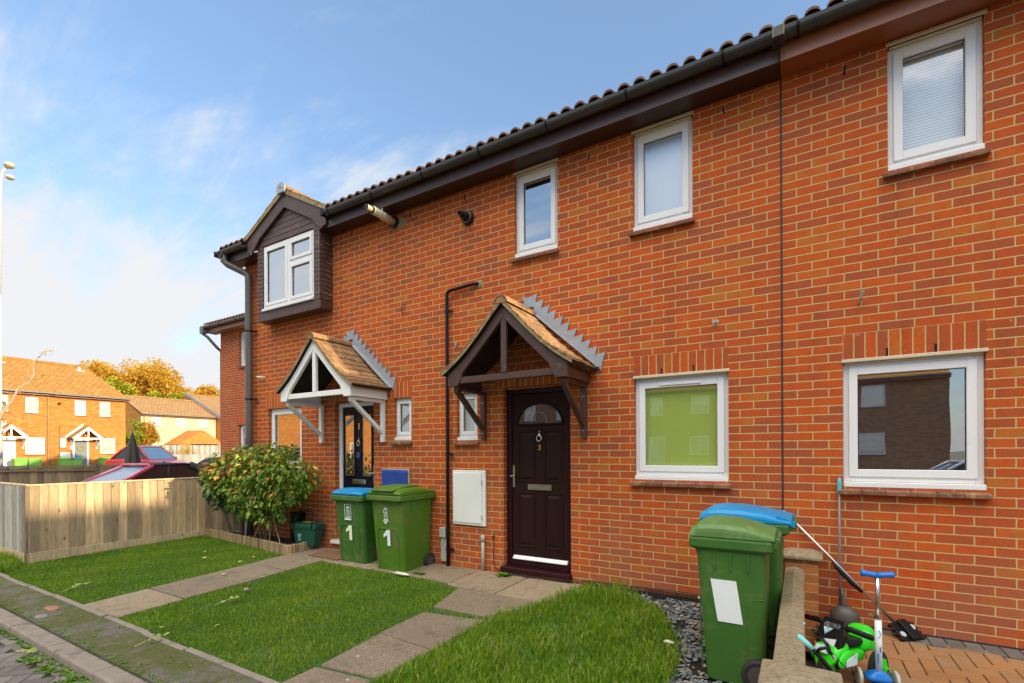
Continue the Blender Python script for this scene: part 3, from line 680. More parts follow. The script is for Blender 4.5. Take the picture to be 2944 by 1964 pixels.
def pantile_roof(mb, x0, x1, y0, z0, y1, slope, pitch=.153, r=.05, courses=6, phase=0.):
    # rolls running up the slope, stepped courses
    step = (y1-y0)/courses
    n = max(1, int(round((x1-x0)/pitch)))
    xs = []
    for i in range(n):
        c = x0+(i+.5)*pitch
        for k in range(9):
            a = PI*k/8; xs.append((c-math.cos(a)*r, math.sin(a)*r*1.0))
        xs.append((c+pitch/2-.002, -.004))
    for c in range(courses):
        ya, yb = y0+c*step, y0+(c+1)*step+.04; za, zb = z0+(ya-y0)*slope+.02, z0+(yb-y0)*slope
        A = [(x, ya, za+h) for x, h in xs]; B = [(x, yb, zb+h) for x, h in xs]; Cc = [(x, ya, za+h-.022) for x, h in xs]; D = [(x, yb, zb+h-.022) for x, h in xs]
        mb.cur = rnd.random(); mb.loft([Cc, A, B, D], cap=False, closed=False)
        for k in range(len(mb.t)-len(A)*4, len(mb.t)): pass
def gutter(par, x0, x1, y=-.31, z=4.915, r=.062, mt='gutter', joints=True, clip=None):
    prof = [(y+r*1.0*math.cos(a), z+r*math.sin(a)) for a in [PI+PI*k/10 for k in range(11)]]
    inner = [(y+(r-.006)*math.cos(a), z+(r-.006)*math.sin(a)) for a in [2*PI-PI*k/10 for k in range(11)]]
    P = prof+inner; P = [(p[0], p[1]+(.012 if i in (0, len(P)-1) else 0)) for i, p in enumerate(P)]
    m = MB(); m.prism(P, x0, x1, 'yz')
    g_ = m.build('gutter', M_[mt], par)
    b = MB(); x = x0+.12
    while x < x1-.05:
        q = [(y+(r+.005)*math.cos(a), z+(r+.005)*math.sin(a)) for a in [PI+PI*k/8 for k in range(9)]]; q2 = [(y+(r+.0005)*math.cos(a), z+(r+.0005)*math.sin(a)) for a in [2*PI-PI*k/8 for k in range(9)]]
        b.prism(q+q2, x, x+.022, 'yz'); b.box(x, x+.022, y+r, y+r+.02, z-.05, z+.02); x += .86
    b.build('bracket', M_['blackp'], g_)
    return g_
def eaves(par, x0, x1, fm='fascia', sm='soffit', gut=True, tiles=True, roofname='roof', ridge_y=3.7, gx=None):
    MB().box(x0, x1, -.222, .0, 4.742, 4.76).build('soffit', M_[sm], par)
    f = MB(); f.box(x0, x1, -.246, -.222, 4.728, 4.945); f.box(x0, x1, -.250, -.246, 4.728, 4.742); f.build('fascia', M_[fm], par, bevel=.002)
    if gut: gutter(par, *(gx or (x0, x1)))
def roof_mesh(par, x0, x1, y0=-.29, z0=4.955, ry=3.7, slope=.47, back=7.6):
    rz = z0+(ry-y0)*slope
    m = MB(); m.prism([(y0+.02, z0-.02), (ry, rz-.02), (back, z0-.02), (back, z0-.06), (ry, rz-.10), (y0+.02, z0-.05)], x0, x1, 'yz')
    o = m.build('roof', M_['tile'], par)
    t = MB(); pantile_roof(t, x0, x1, -.335, 4.938, ry, slope, r=.058, courses=13); t.build('roof_tiles', M_['tile'], o)
    return o
def canopy(par, cx, wm, ytip=-.62):
    W_ = .73; m = MB(); yf = ytip
    for s in (-1, 1):
        X = lambda u: cx+s*u
        pts = [(X(0), 3.005), (X(.30), 2.685), (X(.52), 2.475), (X(.73), 2.325), (X(.73), 2.185), (X(.60), 2.185), (X(.565), 2.245), (X(.53), 2.33), (X(.30), 2.555), (X(.0), 2.86)]
        if s < 0: pts = pts[::-1]
        m.prism(pts, yf, yf+.045)
        m.box(min(X(.69), X(.725)), max(X(.69), X(.725)), yf+.045, -.004, 2.19, 2.31)   # side fascia
    m.box(cx-.60, cx+.60, yf+.012, yf+.055, 2.215, 2.285); m.box(cx-.034, cx+.034, yf+.006, yf+.05, 2.285, 2.86)
    o = m.build('porch_canopy', M_[wm], par, bevel=.004)
    for s in (-1, 1):
        b = MB(); bx = cx+s*.655
        b.box(bx-.03, bx+.03, -.052, -.002, 1.60, 2.185); b.box(bx-.028, bx+.028, yf+.05, -.055, 2.145, 2.188)
        b.bar((bx, -.045, 1.735), (bx, yf+.06, 2.155), .052, .055, (1,0,0))
        b.build('bracket', M_[wm], o, bevel=.004)
        k = MB()
        for zz in (1.68, 2.05): k.lathe([(.008, -.056), (.008, -.051)], (bx, 0, zz), 'y', 8)
        k.build('bolt_head', M_['steel'], o)
    r_ = MB()
    pr = [(0, 3.035), (.15, 2.885), (.30, 2.725), (.45, 2.58), (.58, 2.475), (.70, 2.39), (.795, 2.335)]
    for s in (-1, 1):   # boarding beneath
        r_.cur = .4; pts = [(cx+s*a, b) for a, b in pr]+[(cx+s*a, b-.025) for a, b in pr[::-1]]
        r_.prism(pts if s > 0 else pts[::-1], yf-.035, -.002)
    r_.build('soffit_boarding', M_['darkboard'], o); r_ = MB()
    nc = 9
    def at_(u):
        for (a, za), (b, zb) in zip(pr, pr[1:]):
            if a <= u <= b+1e-6: return za+(zb-za)*(u-a)/(b-a)
        return pr[-1][1]
    for s in (-1, 1):
        for c in range(nc):
            u0 = .02+c*.0885; u1 = min(u0+.108, .81); z0_, z1_ = at_(min(u0, .795)), at_(min(u1, .795))-(.01 if u1 > .795 else 0)
            y = yf-.045-(.08 if c % 2 else 0)
            while y < -.01:
                ya, yb = max(y, yf-.045), min(y+.158, -.004)
                if yb-ya > .02:
                    r_.cur = rnd.random(); j = rnd.uniform(-.003, .004); jj = rnd.uniform(-.004, .004)
                    a0, a1 = cx+s*u0, cx+s*(u1+jj)
                    q = [(a0, z0_+.004), (a0, z0_+.016), (a1, z1_+.032+j), (a1, z1_+.010+j)]
                    r_.prism(q if s < 0 else q[::-1], ya+.0015, yb-.0015)
                y += .16
    r_.build('tiled_roof', M_['ctile'], o)
    v = MB()
    for s in (-1, 1):  # mortar verge
        pts = [(cx+s*a, b+.004) for a, b in pr]+[(cx+s*a, b-.030) for a, b in pr[::-1]]
        v.prism(pts if s > 0 else pts[::-1], yf-.043, yf-.034)
    v.build('verge_mortar', M_['verge'], o)
    rt = MB(); yy_ = yf-.055
    for k in range(2):
        ya = yy_+k*.33; yb = ya+.335; rr = .085-.004*k
        P1 = [(cx+rr*math.cos(a), 3.005+rr*math.sin(a)) for a in [PI*q/10 for q in range(11)]]; P2 = [(cx+(rr-.015)*math.cos(a), 3.005+(rr-.015)*math.sin(a)) for a in [PI-PI*q/10 for q in range(11)]]
        rt.cur = .8-.3*k; rt.prism(P1+P2, ya, min(yb, -.004))
    rt.prism([(cx-.065, 3.0), (cx+.065, 3.0), (cx+.045, 3.055), (cx, 3.075), (cx-.045, 3.055)], yy_+.006, yy_+.03)
    rt.build('ridge_tile', M_['ctile'], o, smooth=False)
    f = MB()
    for s in (-1, 1):
        n = 10; p0 = Vector((cx+s*.05, 3.16)); p1 = Vector((cx+s*.86, 2.40))
        pts = [(p0.x, p0.y), (p1.x, p1.y), (p1.x-s*.015, p1.y-.085), (p0.x-s*.02, p0.y-.11)]
        f.prism(pts if s < 0 else pts[::-1], -.014, -.003)
        # dressed strip lying on the tiles
        q = [(p0.x-s*.03, -.004, 3.075), (p1.x-s*.03, -.004, 2.355), (p1.x-s*.035, -.07, 2.345), (p0.x-s*.035, -.07, 3.06)]
        for k in range(4): q.append(tuple(Vector(q[k])+Vector((0, 0, .008))))
        f.add(q, [(0,1,2,3),(7,6,5,4),(0,4,5,1),(1,5,6,2),(2,6,7,3),(3,7,4,0)])
        for k in range(n):
            a = p0.lerp(p1, k/n); b = p0.lerp(p1, (k+1)/n); ax = a.x+s*.115
            t_ = [(a.x-s*.01, a.y+.0), (ax+s*rnd.uniform(-.008, .008), a.y+.030+rnd.uniform(-.008, .008)), (b.x, b.y)]
            f.prism(t_ if s < 0 else t_[::-1], -.012, -.0035)
    f.prism([(cx-.055, 3.12), (cx-.115, 3.255), (cx-.03, 3.235), (cx+.03, 3.25), (cx+.085, 3.262), (cx+.055, 3.12)][::-1], -.016, -.004)
    f.build('lead_flashing', M_['lead'], o)
    return o
def panel(mb, x0, x1, z0, z1, y, d=.012, b=.03):
    # raised-and-fielded door panel
    mb.ring(x0, x1, z0, z1, .014, y-.009, y)
    A = [(x0+b, z0+b), (x1-b, z0+b), (x1-b, z1-b), (x0+b, z1-b)]; B = [(x0+b+.03, z0+b+.03), (x1-b-.03, z0+b+.03), (x1-b-.03, z1-b-.03), (x0+b+.03, z1-b-.03)]
    mb.add([(p[0], y, p[1]) for p in A]+[(p[0], y-d, p[1]) for p in B], [(4,5,6,7), (0,1,5,4), (1,2,6,5), (2,3,7,6), (3,0,4,7)])

# ------------------------------------------------------------------ terrace
UP = dict(a=(-2.885,-2.326,3.735,4.708), b=(-1.472,-.888,3.712,4.708), c=(.611,1.188,3.700,4.700))
# --- middle house (door 3)
H3 = thing('terraced_house', 'red brick terraced house with dark brown door numbered 3 and brown porch canopy', 'house', (-2.1, 0, 0))
X0, X1 = -4.137, -.144
ops = [(-3.745,-3.425,1.60,2.2), (-3.052,-2.18,.045,2.215), (-1.467,-.578,1.165,2.2), UP['a'], UP['b']]
w = MB(); wall_front(w, X0, X1, -.35, 4.75, ops); w.build('brick_wall', M_['brick'], H3)
s = MB(); s.box(-1.467, -.578, -.003, 0.0, 2.2, 2.422); s.build('soldier_course', M_['soldier3'], H3)
s = MB(); s.box(-3.90, -3.425, -.003, 0.0, 2.2, 2.422); s.build('soldier_course', M_['soldier'], H3)
s = MB(); s.box(-3.16, -2.07, -.003, 0.0, 2.218, 2.44); s.build('soldier_course', M_['soldier'], H3)
window(H3, -1.467, -.578, 1.165, 2.195, back='green_blind', glass='glassG', blind_y=.045, head=True, vent=True)['label'] = 'square white window with a green blind behind reflective glass'
window(H3, *UP['a'], back='dark', glass='glassB', head=True, vent=True)['label'] = 'narrow upstairs window reflecting deep blue sky'
window(H3, *UP['b'], back='white_blind', glass='frost', head=True, vent=True)['label'] = 'upstairs window with pale frosted glass'
window(H3, -3.745, -3.425, 1.60, 2.19, back='netcurtain', fw=.04, sw=.045)
# door 3
m = MB(); y = .07
m.box(-3.052, -2.985, y, y+.07, .10, 2.205); m.box(-2.237, -2.18, y, y+.07, .10, 2.205); m.box(-2.985, -2.237, y, y+.07, 2.14, 2.205); m.box(-2.985, -2.237, y, y+.07, .10, .165)
m.box(-3.075, -2.165, -.055, y+.05, .045, .098)
fr = m.build('door_frame', M_['doorframe'], H3, bevel=.005)
m = MB(); yd = .092; cx = -2.61
m.box(-2.983, -2.239, yd, yd+.04, .168, 2.138)
for a, b in ((-2.905,-2.672), (-2.548,-2.315)):
    panel(m, a, b, 1.10, 1.70, yd); panel(m, a, b, .33, .975, yd)
d3 = m.build('front_door', M_['browndoor'], H3, bevel=.003)
arc = [(cx+.295*math.cos(a), 1.775+.25*math.sin(a)) for a in [PI*k/20 for k in range(21)]]
m = MB(); m.prism(arc[::-1], yd-.006, yd-.001); m.build('fanlight', M_['glassR'], d3)
m = MB(); m.prism(arc[::-1], yd-.0005, yd+.001); m.build('fanlight_backing', M_['dark'], d3)
m = MB(); m.tube([(p[0], yd-.008, p[1]) for p in arc]+[(arc[0][0], yd-.008, arc[0][1])], .013, 8); m.build('fanlight_trim', M_['browndoor'], d3)
m = MB(); m.tube([(cx+.1*math.cos(a), yd-.010, 1.785+.13*math.sin(a)) for a in [PI*k/12 for k in range(13)]], .003, 6)
for a in (.35, .5, .65): m.tube([(cx+.1*math.cos(PI*a), yd-.010, 1.785+.13*math.sin(PI*a)), (cx+.285*math.cos(PI*a), yd-.010, 1.775+.24*math.sin(PI*a))], .003, 6)
m.build('fanlight_leading', M_['lead'], d3)
def knocker(par, x, y, z, s=1):
    m = MB(); m.ell((x, y-.014, z+.03*s), (.022*s, .014, .026*s), 10, 6); m.tube([(x, y-.01, z+.055*s), (x, y-.01, z+.085*s)], .006*s, 8)
    m.tube([(x+.034*s*math.sin(a), y-.02, z-.01*s-.036*s*math.cos(a)+.0) for a in [2*PI*k/14 for k in range(15)]], .0075*s, 8)
    m.ell((x, y-.012, z-.05*s), (.010*s, .012, .014*s), 8, 5); return m.build('door_knocker', M_['chrome'], par, smooth=True)
knocker(d3, cx, yd, 1.62, .95)
text_obj('3', .085, M_['gold'], d3, Matrix.Translation((cx, yd-.006, 1.475)) @ Matrix.Rotation(PI/2, 4, 'X'), 'door_number', .004, .002)
m = MB(); m.box(cx-.155, cx+.155, yd-.016, yd, 1.005, 1.075); m.box(cx-.135, cx+.135, yd-.022, yd-.016, 1.018, 1.058); m.build('letter_plate', M_['chrome'], d3, bevel=.004)
m = MB(); m.box(-2.972, -2.945, yd-.012, yd, 1.03, 1.30); m.tube([(-2.958, yd-.012, 1.165), (-2.958, yd-.045, 1.165)], .010, 8); m.tube([(-2.990, yd-.045, 1.165), (-2.925, yd-.045, 1.165)], .012, 8); m.build('door_handle', M_['chrome'], d3, bevel=.003)
m = MB(); m.prism([(yd-.035, .178), (yd-.035, .190), (yd, .222), (yd, .178)], -2.965, -2.255, 'yz'); m.build('weather_bar', M_['upvc'], d3, bevel=.002)
canopy(H3, -2.665, 'brown_wood')
eaves(H3, X0, X1)
roof_mesh(H3, X0, X1)
m = MB(); m.box(-3.797, -3.296, -.030, -.002, .545, 1.228); mc = m.build('meter_cupboard', M_['metercover'], H3, bevel=.006)
m = MB(); m.box(-3.785, -3.345, -.040, -.031, .575, 1.195); m.build('cupboard_door', M_['metercover'], mc, bevel=.004)
m = MB(); m.box(-3.352, -3.340, -.044, -.030, .62, .68); m.box(-3.352, -3.340, -.044, -.030, 1.05, 1.11); m.lathe([(.008,-.046),(.008,-.039)], (-3.765,0,.88), 'y', 10); m.build('hinge_and_lock', M_['greyplastic'], mc)
m = MB(); m.tube([(-3.335,-.028,-.01),(-3.335,-.028,.41)], .021, 12); m.tube([(-3.335,-.028,.36),(-3.335,-.028,.44)], .026, 12); m.build('grey_stub_pipe', M_['greyplastic'], H3, smooth=True)
# waste pipe
m = MB(); zt = 3.505
m.tube([(-3.405,.0,zt+.02),(-3.43,-.035,zt+.02),(-3.50,-.045,zt+.018),(-3.80,-.045,zt),(-3.845,-.045,zt-.015),(-3.862,-.045,zt-.05),(-3.862,-.045,2.9),(-3.862,-.045,1.5),(-3.862,-.045,-.05)], .0215, 12)
wp = m.build('waste_pipe', M_['blackp'], H3, smooth=True)
m = MB()
for z in (3.25, 1.43, .22): m.tube([(-3.862,-.045,z-.018),(-3.862,-.045,z+.018)], .028, 12); m.box(-3.85, -3.79, -.04, -.01, z-.008, z+.008)
m.tube([(-3.862,-.045,.42),(-3.862,-.045,.52)], .027, 12); m.build('pipe_clip', M_['blackp'], wp)
m = MB(); m.ell((-3.385, 0, zt+.02), (.055,.012,.05), 9, 5); m.build('mortar_patch', M_['stone'], wp)
m = MB(); m.box(-3.992,-3.905,-.035,-.002,.05,.36); m.box(-4.0,-3.90,-.06,-.002,.36,.49); m.build('cable_conduit', M_['greyplastic'], H3, bevel=.008)
m = MB(); m.lathe([(.014,-.02),(.014,0)], (-3.195,0,.43), 'y', 10); m.tube([(-3.195,-.01,.42),(-3.19,-.012,.3),(-3.195,-.012,.12),(-3.16,-.015,.055),(-3.0,-.045,.03)], .0045, 6); m.build('door_cable', M_['cable'], H3)
m = MB()
m.tube([(-3.15,-.02,.055),(-3.02,-.065,.035),(-2.6,-.062,.030),(-2.15,-.05,.045),(-1.9,-.012,.072),(-1.3,-.012,.075),(-.75,-.012,.078),(-.2,-.012,.085),(-.15,-.012,.09)], .0042, 6)
m.tube([(-2.9,-.06,.03),(-2.5,-.05,-.0),(-2.2,-.03,.015),(-1.9,-.014,.060),(-1.3,-.014,.062),(-.75,-.014,.068),(-.15,-.014,.075)], .0038, 6)
m.tube([(-1.06,-.012,.078),(-1.06,-.012,.01)], .004, 6)
m.build('wall_cable', M_['cable'], H3)
def weeps(par, L_, name='weep_vent'):
    for x, z, h in L_: MB().box(x-.0065, x+.0065, -.006, .0, z-h/2, z+h/2).build(name, M_['blackp'], par)
weeps(H3, [(-.605,4.64,.07),(-1.952,4.63,.06),(-3.606,4.645,.06),(-1.189,2.245,.08),(-.886,2.245,.08)])
def flue(par, x, z, long=True):
    m = MB()
    if long:
        m.tube([(x,-.035,z),(x,-.22,z+.002),(x,-.40,z+.004)], .052, 16); f = m.build('boiler_flue', M_['beige'], par, smooth=True)
        k = MB(); k.tube([(x,-.40,z+.004),(x,-.425,z+.004)], .046, 14); k.lathe([(.085,-.035),(.075,-.02),(.078,-.002)], (x,0,z), 'y', 18); k.lathe([(.035,-.520),(.035,-.508),(.022,-.507)], (x,0,z+.004), 'y', 14); k.build('flue_collar', M_['blackp'], f)
        k = MB(); k.tube([(x,-.425,z+.004),(x,-.51,z+.004)], .034, 14); k.tube([(x,-.20,z),(x,-.225,z)], .055, 14); k.build('flue_tip', M_['beige'], f, smooth=True)
        k = MB(); k.box(x-.045, x+.045, -.245, -.225, 4.733, 4.741); k.box(x-.004, x+.004, -.245, -.225, z+.05, 4.741); k.build('support_bracket', M_['whitetoy'], f)
    else:
        m.lathe([(.088,-.012),(.085,-.035),(.062,-.04),(.060,-.075),(.052,-.078),(.050,-.13),(.034,-.132),(.032,-.19),(.022,-.192),(.022,-.165)], (x,0,z), 'y', 20); f = m.build('boiler_flue', M_['blackp'], par)
        k = MB(); k.tube([(x+.062*math.cos(a),-.055,z+.062*math.sin(a)) for a in [2*PI*q/20 for q in range(21)]], .003, 5); k.build('flue_collar', M_['beige'], f)
flue(H3, -3.545, 4.365, False)
m = MB(); m.tube([(-.687,.0,2.675),(-.687,-.05,2.668)], .014, 10); m.ell((-.687,-.002,2.67),(.03,.006,.026),8,5); m.build('overflow_pipe', M_['greyplastic'], H3)
m = MB(); m.tube([(-3.743,0,2.84),(-3.743,-.03,2.83),(-3.75,-.03,2.79),(-3.735,-.028,2.775)], .004, 6); m.box(-3.757,-3.729,-.02,-.002,2.80,2.845); m.build('wall_hook', M_['steel'], H3)
# --- left house (door 1, bay)
H1 = thing('terraced_house', 'brick terraced house with timber clad upstairs bay, white porch canopy and navy door', 'house', (-6.3, 0, 0))
X0, X1 = -8.40, -4.137
ops = [(-4.835,-4.515,1.62,2.2), (-6.065,-5.232,.09,2.215), (-7.745,-6.855,1.165,2.2)]
w = MB(); wall_front(w, X0, X1, -.35, 4.75, ops, reveal=.12)
w.quad((X0,0,-.35),(X0,0,4.75),(X0,7.4,4.75),(X0,7.4,-.35)); w.add([(X0,0,4.75),(X0,3.7,6.7),(X0,7.4,4.75)], [(0,1,2)])
w.quad((X0,7.4,-.35),(X0,7.4,4.75),(X1,7.4,4.75),(X1,7.4,-.35)); w.build('brick_wall', M_['brick'], H1)
s = MB(); s.box(-7.80, -6.855, -.003, 0.0, 2.203, 2.425); s.build('soldier_course', M_['soldier'], H1)
s = MB(); s.box(-4.90, -4.515, -.003, 0.0, 2.203, 2.425); s.build('soldier_course', M_['soldier'], H1)
s = MB(); s.box(-6.13, -5.17, -.003, 0.0, 2.218, 2.44); s.build('soldier_course', M_['soldier'], H1)
window(H1, -7.745, -6.855, 1.165, 2.195, y=.06, glass='glassR')['label'] = 'large downstairs window reflecting an orange roof'
window(H1, -4.835, -4.515, 1.62, 2.195, back='dark', fw=.04, sw=.045, glass='glassR')
m = MB(); y = .08
m.box(-6.065, -5.995, y, y+.07, .14, 2.205); m.box(-5.285, -5.232, y, y+.07, .14, 2.205); m.box(-5.995, -5.285, y, y+.07, 2.14, 2.205)
m.box(-6.11, -5.19, -.06, y+.05, .09, .138); m.build('door_frame', M_['upvc'], H1, bevel=.005)
m = MB(); yd = .10; m.box(-5.993, -5.287, yd, yd+.04, .14, 2.138)
m.box(-5.93, -5.71, yd-.012, yd, 1.09, 2.03); m.box(-5.555, -5.345, yd-.012, yd, 1.09, 2.03); panel(m, -5.90, -5.68, .32, .93, yd); panel(m, -5.59, -5.37, .32, .93, yd)
d1 = m.build('front_door', M_['navydoor'], H1, bevel=.003)
m = MB(); m.box(-5.905, -5.735, yd-.020, yd-.013, 1.115, 2.005); m.box(-5.53, -5.37, yd-.020, yd-.013, 1.115, 2.005); m.build('door_glazing', M_['glassR'], d1)
m = MB(); m.box(-5.900, -5.740, yd-.0128, yd-.0122, 1.12, 2.0); m.box(-5.525, -5.375, yd-.0128, yd-.0122, 1.12, 2.0); m.build('glazing_backing', M_['dark'], d1)
m = MB()
for a, b in ((-5.905,-5.735), (-5.53,-5.37)): m.ring(a-.004, b+.004, 1.11, 2.01, .006, yd-.024, yd-.0205)
m.build('glazing_bead', M_['gold'], d1)
knocker(d1, -5.635, yd-.002, 1.60, .95)
text_obj('1', .13, M_['gold'], d1, Matrix.Translation((-5.635, yd-.006, 1.80)) @ Matrix.Rotation(PI/2, 4, 'X'), 'door_number', .004, .003)
m = MB(); m.box(-5.67, -5.60, yd-.035, yd, 1.37, 1.46); m.build('key_safe', M_['bluesafe'], d1, bevel=.006)
m = MB(); m.box(-5.785, -5.50, yd-.014, yd, .985, 1.055); m.box(-5.77, -5.515, yd-.02, yd-.014, .995, 1.035); m.build('letter_plate', M_['chrome'], d1, bevel=.004)
m = MB(); m.box(-5.335, -5.31, yd-.012, yd, 1.02, 1.27); m.tube([(-5.39, yd-.045, 1.15), (-5.322, yd-.045, 1.15), (-5.322, yd, 1.15)], .011, 8); m.build('door_handle', M_['chrome'], d1)
canopy(H1, -5.68, 'white_wood', -.655)
m = MB(); m.box(-5.04, -4.54, -.030, -.002, .545, 1.228); mc = m.build('meter_cupboard', M_['greyplastic'], H1, bevel=.004); mc['label'] = 'blue painted meter cupboard half hidden by the bins'
m = MB(); m.prism([(-.04, .56), (-.055, 1.19), (-.032, 1.219), (-.032, .555)], -5.025, -4.552, 'yz'); m.build('cupboard_door', M_['bluecover'], mc, bevel=.006)
# bay
BX0, BX1, BY = -7.655, -6.10, -.21; bc = (BX0+BX1)/2
def clad(m, x0, x1, z0, z1, yb, side=None, h=.068, f=None):
    z = z0
    while z < z1-.004:
        zt_ = min(z+h-.003, z1)
        if side is None:
            a, b = (x0, x1) if f is None else f(z, zt_)
            if b-a > .02: m.prism([(yb-.016, z), (yb-.016, zt_-.006), (yb-.005, zt_), (yb+.004, zt_), (yb+.004, z)], a, b, 'yz')
        else:
            q = [(side+.016, z), (side+.016, zt_-.006), (side+.005, zt_), (side-.004, zt_), (side-.004, z)]
            m.prism(q, x0, x1, 'xz')
        z += h
m = MB(); m.box(BX0, BX1, BY, -.002, 3.60, 3.735); m.box(BX0, BX1, BY-.012, BY, 3.60, 3.74); m.box(BX1, BX1+.012, BY-.012, -.002, 3.60, 3.735); m.box(BX0-.012, BX0, BY-.012, -.002, 3.60, 3.735)
m.box(BX0, BX0+.02, BY, -.002, 3.74, 4.90); m.box(BX1-.02, BX1, BY, -.002, 3.74, 4.90)
bay = m.build('bay', M_['brown_wood'], H1, bevel=.003)
m = MB(); clad(m, BX0, -7.515, 3.742, 4.82, BY); clad(m, -6.235, BX1, 3.742, 4.82, BY); clad(m, BY, -.002, 3.742, 4.76, 0, side=BX1)
clad(m, 0, 0, 4.82, 5.44, BY, h=.085, f=lambda a, b: (bc-(5.46-b)*1.5 if (5.46-b)*1.5 < .80 else bc-.80, bc+min(.80, (5.46-b)*1.5)))
m.box(-7.515, -6.235, BY-.004, BY+.05, 4.81, 4.83)
m.box(-6.112, -6.092, BY-.02, BY+.01, 3.745, 4.80); m.build('timber_cladding', M_['brown_clad'], bay)
bw_ = window(bay, -7.51, -6.24, 3.747, 4.805, y=BY, style='bay', sill=False, glass='glassB', fw=.045, sw=.05)
# (the bay window hangs under the bay: flatten to keep three levels)
for ch in list(bw_.children): pass
bw_.parent = H1; ORG[bw_.name] = ORG[H1.name]
m = MB()
for s_ in (-1, 1):
    X = lambda u: bc+s_*u
    pts = [(X(0), 5.50), (X(.985), 4.985), (X(.985), 4.775), (X(.86), 4.735), (X(.66), 4.93), (X(0), 5.275)]
    m.prism(pts if s_ < 0 else pts[::-1], BY-.065, BY-.035)
m.box(bc-.98, bc-.955, BY-.035, -.2, 4.775, 4.96); m.box(bc+.955, bc+.98, BY-.035, -.2, 4.775, 4.96)
m.box(bc-.95, bc-.79, BY-.03, -.002, 4.748, 4.762); m.box(bc+.79, bc+.95, BY-.03, -.002, 4.748, 4.762)
m.build('barge_board', M_['brown_wood'], bay, bevel=.003)
m = MB(); yb = .95
for s_ in (-1, 1):
    for c in range(5):
        u0, u1 = .02+c*.205, .02+c*.205+.235; zz = lambda u: 5.55-u*.535
        y = BY-.09
        while y < yb:
            m.cur = rnd.random(); j = rnd.uniform(-.004, .005)
            q = [(bc+s_*u0, zz(u0)), (bc+s_*u0, zz(u0)+.016), (bc+s_*min(u1, 1.04), zz(min(u1, 1.04))+.034+j), (bc+s_*min(u1, 1.04), zz(min(u1, 1.04))+.014+j)]
            m.prism(q if s_ < 0 else q[::-1], y+.002, min(y+.29, yb)-.002); y += .29
    q = [(bc, 5.555), (bc+s_*1.03, 5.005), (bc+s_*1.03, 4.965), (bc, 5.515)]; m.cur = .5; m.prism(q if s_ < 0 else q[::-1], BY-.07, yb)
m.build('tiled_roof', M_['ctile'], bay)
m = MB()
for s_ in (-1, 1):
    q = [(bc, 5.55), (bc+s_*1.035, 5.01), (bc+s_*1.035, 4.945), (bc, 5.485)]; m.prism(q if s_ < 0 else q[::-1], BY-.088, BY-.071)
m.build('verge_mortar', M_['verge'], bay)
m = MB(); P1 = [(bc+.095*math.cos(a), 5.53+.095*math.sin(a)) for a in [PI*q/10 for q in range(11)]]; P2 = [(bc+.075*math.cos(a), 5.53+.075*math.sin(a)) for a in [PI-PI*q/10 for q in range(11)]]
for k in range(3): m.cur = rnd.random(); m.prism(P1+P2, BY-.1+k*.32, BY-.1+k*.32+.315)
m.build('ridge_tile', M_['ctile'], bay)
m = MB(); m.prism([(bc+.10*math.cos(a), 5.53+.10*math.sin(a)) for a in [-.6+(PI+1.2)*q/16 for q in range(17)]], BY-.125, BY-.101); m.box(bc-.03, bc+.03, BY-.130, BY-.125, 5.545, 5.55); m.box(bc-.03, bc+.03, BY-.130, BY-.125, 5.565, 5.57); m.build('ridge_end_cap', M_['lead'], bay)
# eaves either side of the bay
MB().box(-8.62, -7.60, -.222, .0, 4.742, 4.76).build('soffit', M_['soffit'], H1); MB().box(-6.09, X1, -.222, .0, 4.742, 4.76).build('soffit', M_['soffit'], H1)
for a_, b_ in ((-8.62, bc-.99), (bc+.99, X1)): MB().box(a_, b_, -.246, -.222, 4.728, 4.945).build('fascia', M_['fascia'], H1, bevel=.002)
gutter(H1, bc+1.0, X1); g2 = gutter(H1, -8.68, bc-1.0)
m = MB(); m.box(bc+.985, bc+1.05, -.38, -.24, 4.845, 4.945); m.box(-8.70, -8.66, -.38, -.24, 4.845, 4.94); m.build('gutter_end_cap', M_['blackp'], H1, bevel=.01)
roof_mesh(H1, -8.62, bc-1.02); roof_mesh(H1, bc+1.02, X1)
m = MB(); m.tube([(-8.50,-.31,4.87),(-8.50,-.31,4.76),(-8.45,-.27,4.70),(-8.21,-.12,4.56),(-8.15,-.09,4.50),(-8.145,-.09,4.38),(-8.15,-.09,2.0),(-8.155,-.09,-.03)], .058, 14)
dp = m.build('downpipe', M_['pipe'], H1, smooth=True)
m = MB()
for z in (3.55, 2.38): m.tube([(-8.148,-.09,z-.012),(-8.148,-.09,z+.012)], .064, 14); m.box(-8.15,-8.01,-.06,-.02,z-.008,z+.008)
m.box(-8.58,-8.46,-.37,-.25,4.80,4.86); m.build('pipe_clip', M_['blackp'], dp)
m = MB(); m.tube([(-7.82,.0,2.741),(-7.86,-.06,2.741),(-7.90,-.1,2.743)], .012, 8); m.build('overflow_pipe', M_['upvc'], H1)
m = MB(); m.tube([(-4.61,0,3.45),(-4.62,-.03,3.46),(-4.65,-.03,3.44),(-4.655,-.028,3.38),(-4.62,-.02,3.33)], .005, 6); m.build('wall_hook', M_['blackp'], H1)
weeps(H1, [(-4.513,4.67,.06),(-5.66,4.675,.07)])
flue(H1, -4.80, 4.628, True)
m = MB(); m.ell((-4.70, .0, 4.60), (.10,.008,.075), 9, 5); m.build('mortar_patch', M_['stone'], H1)
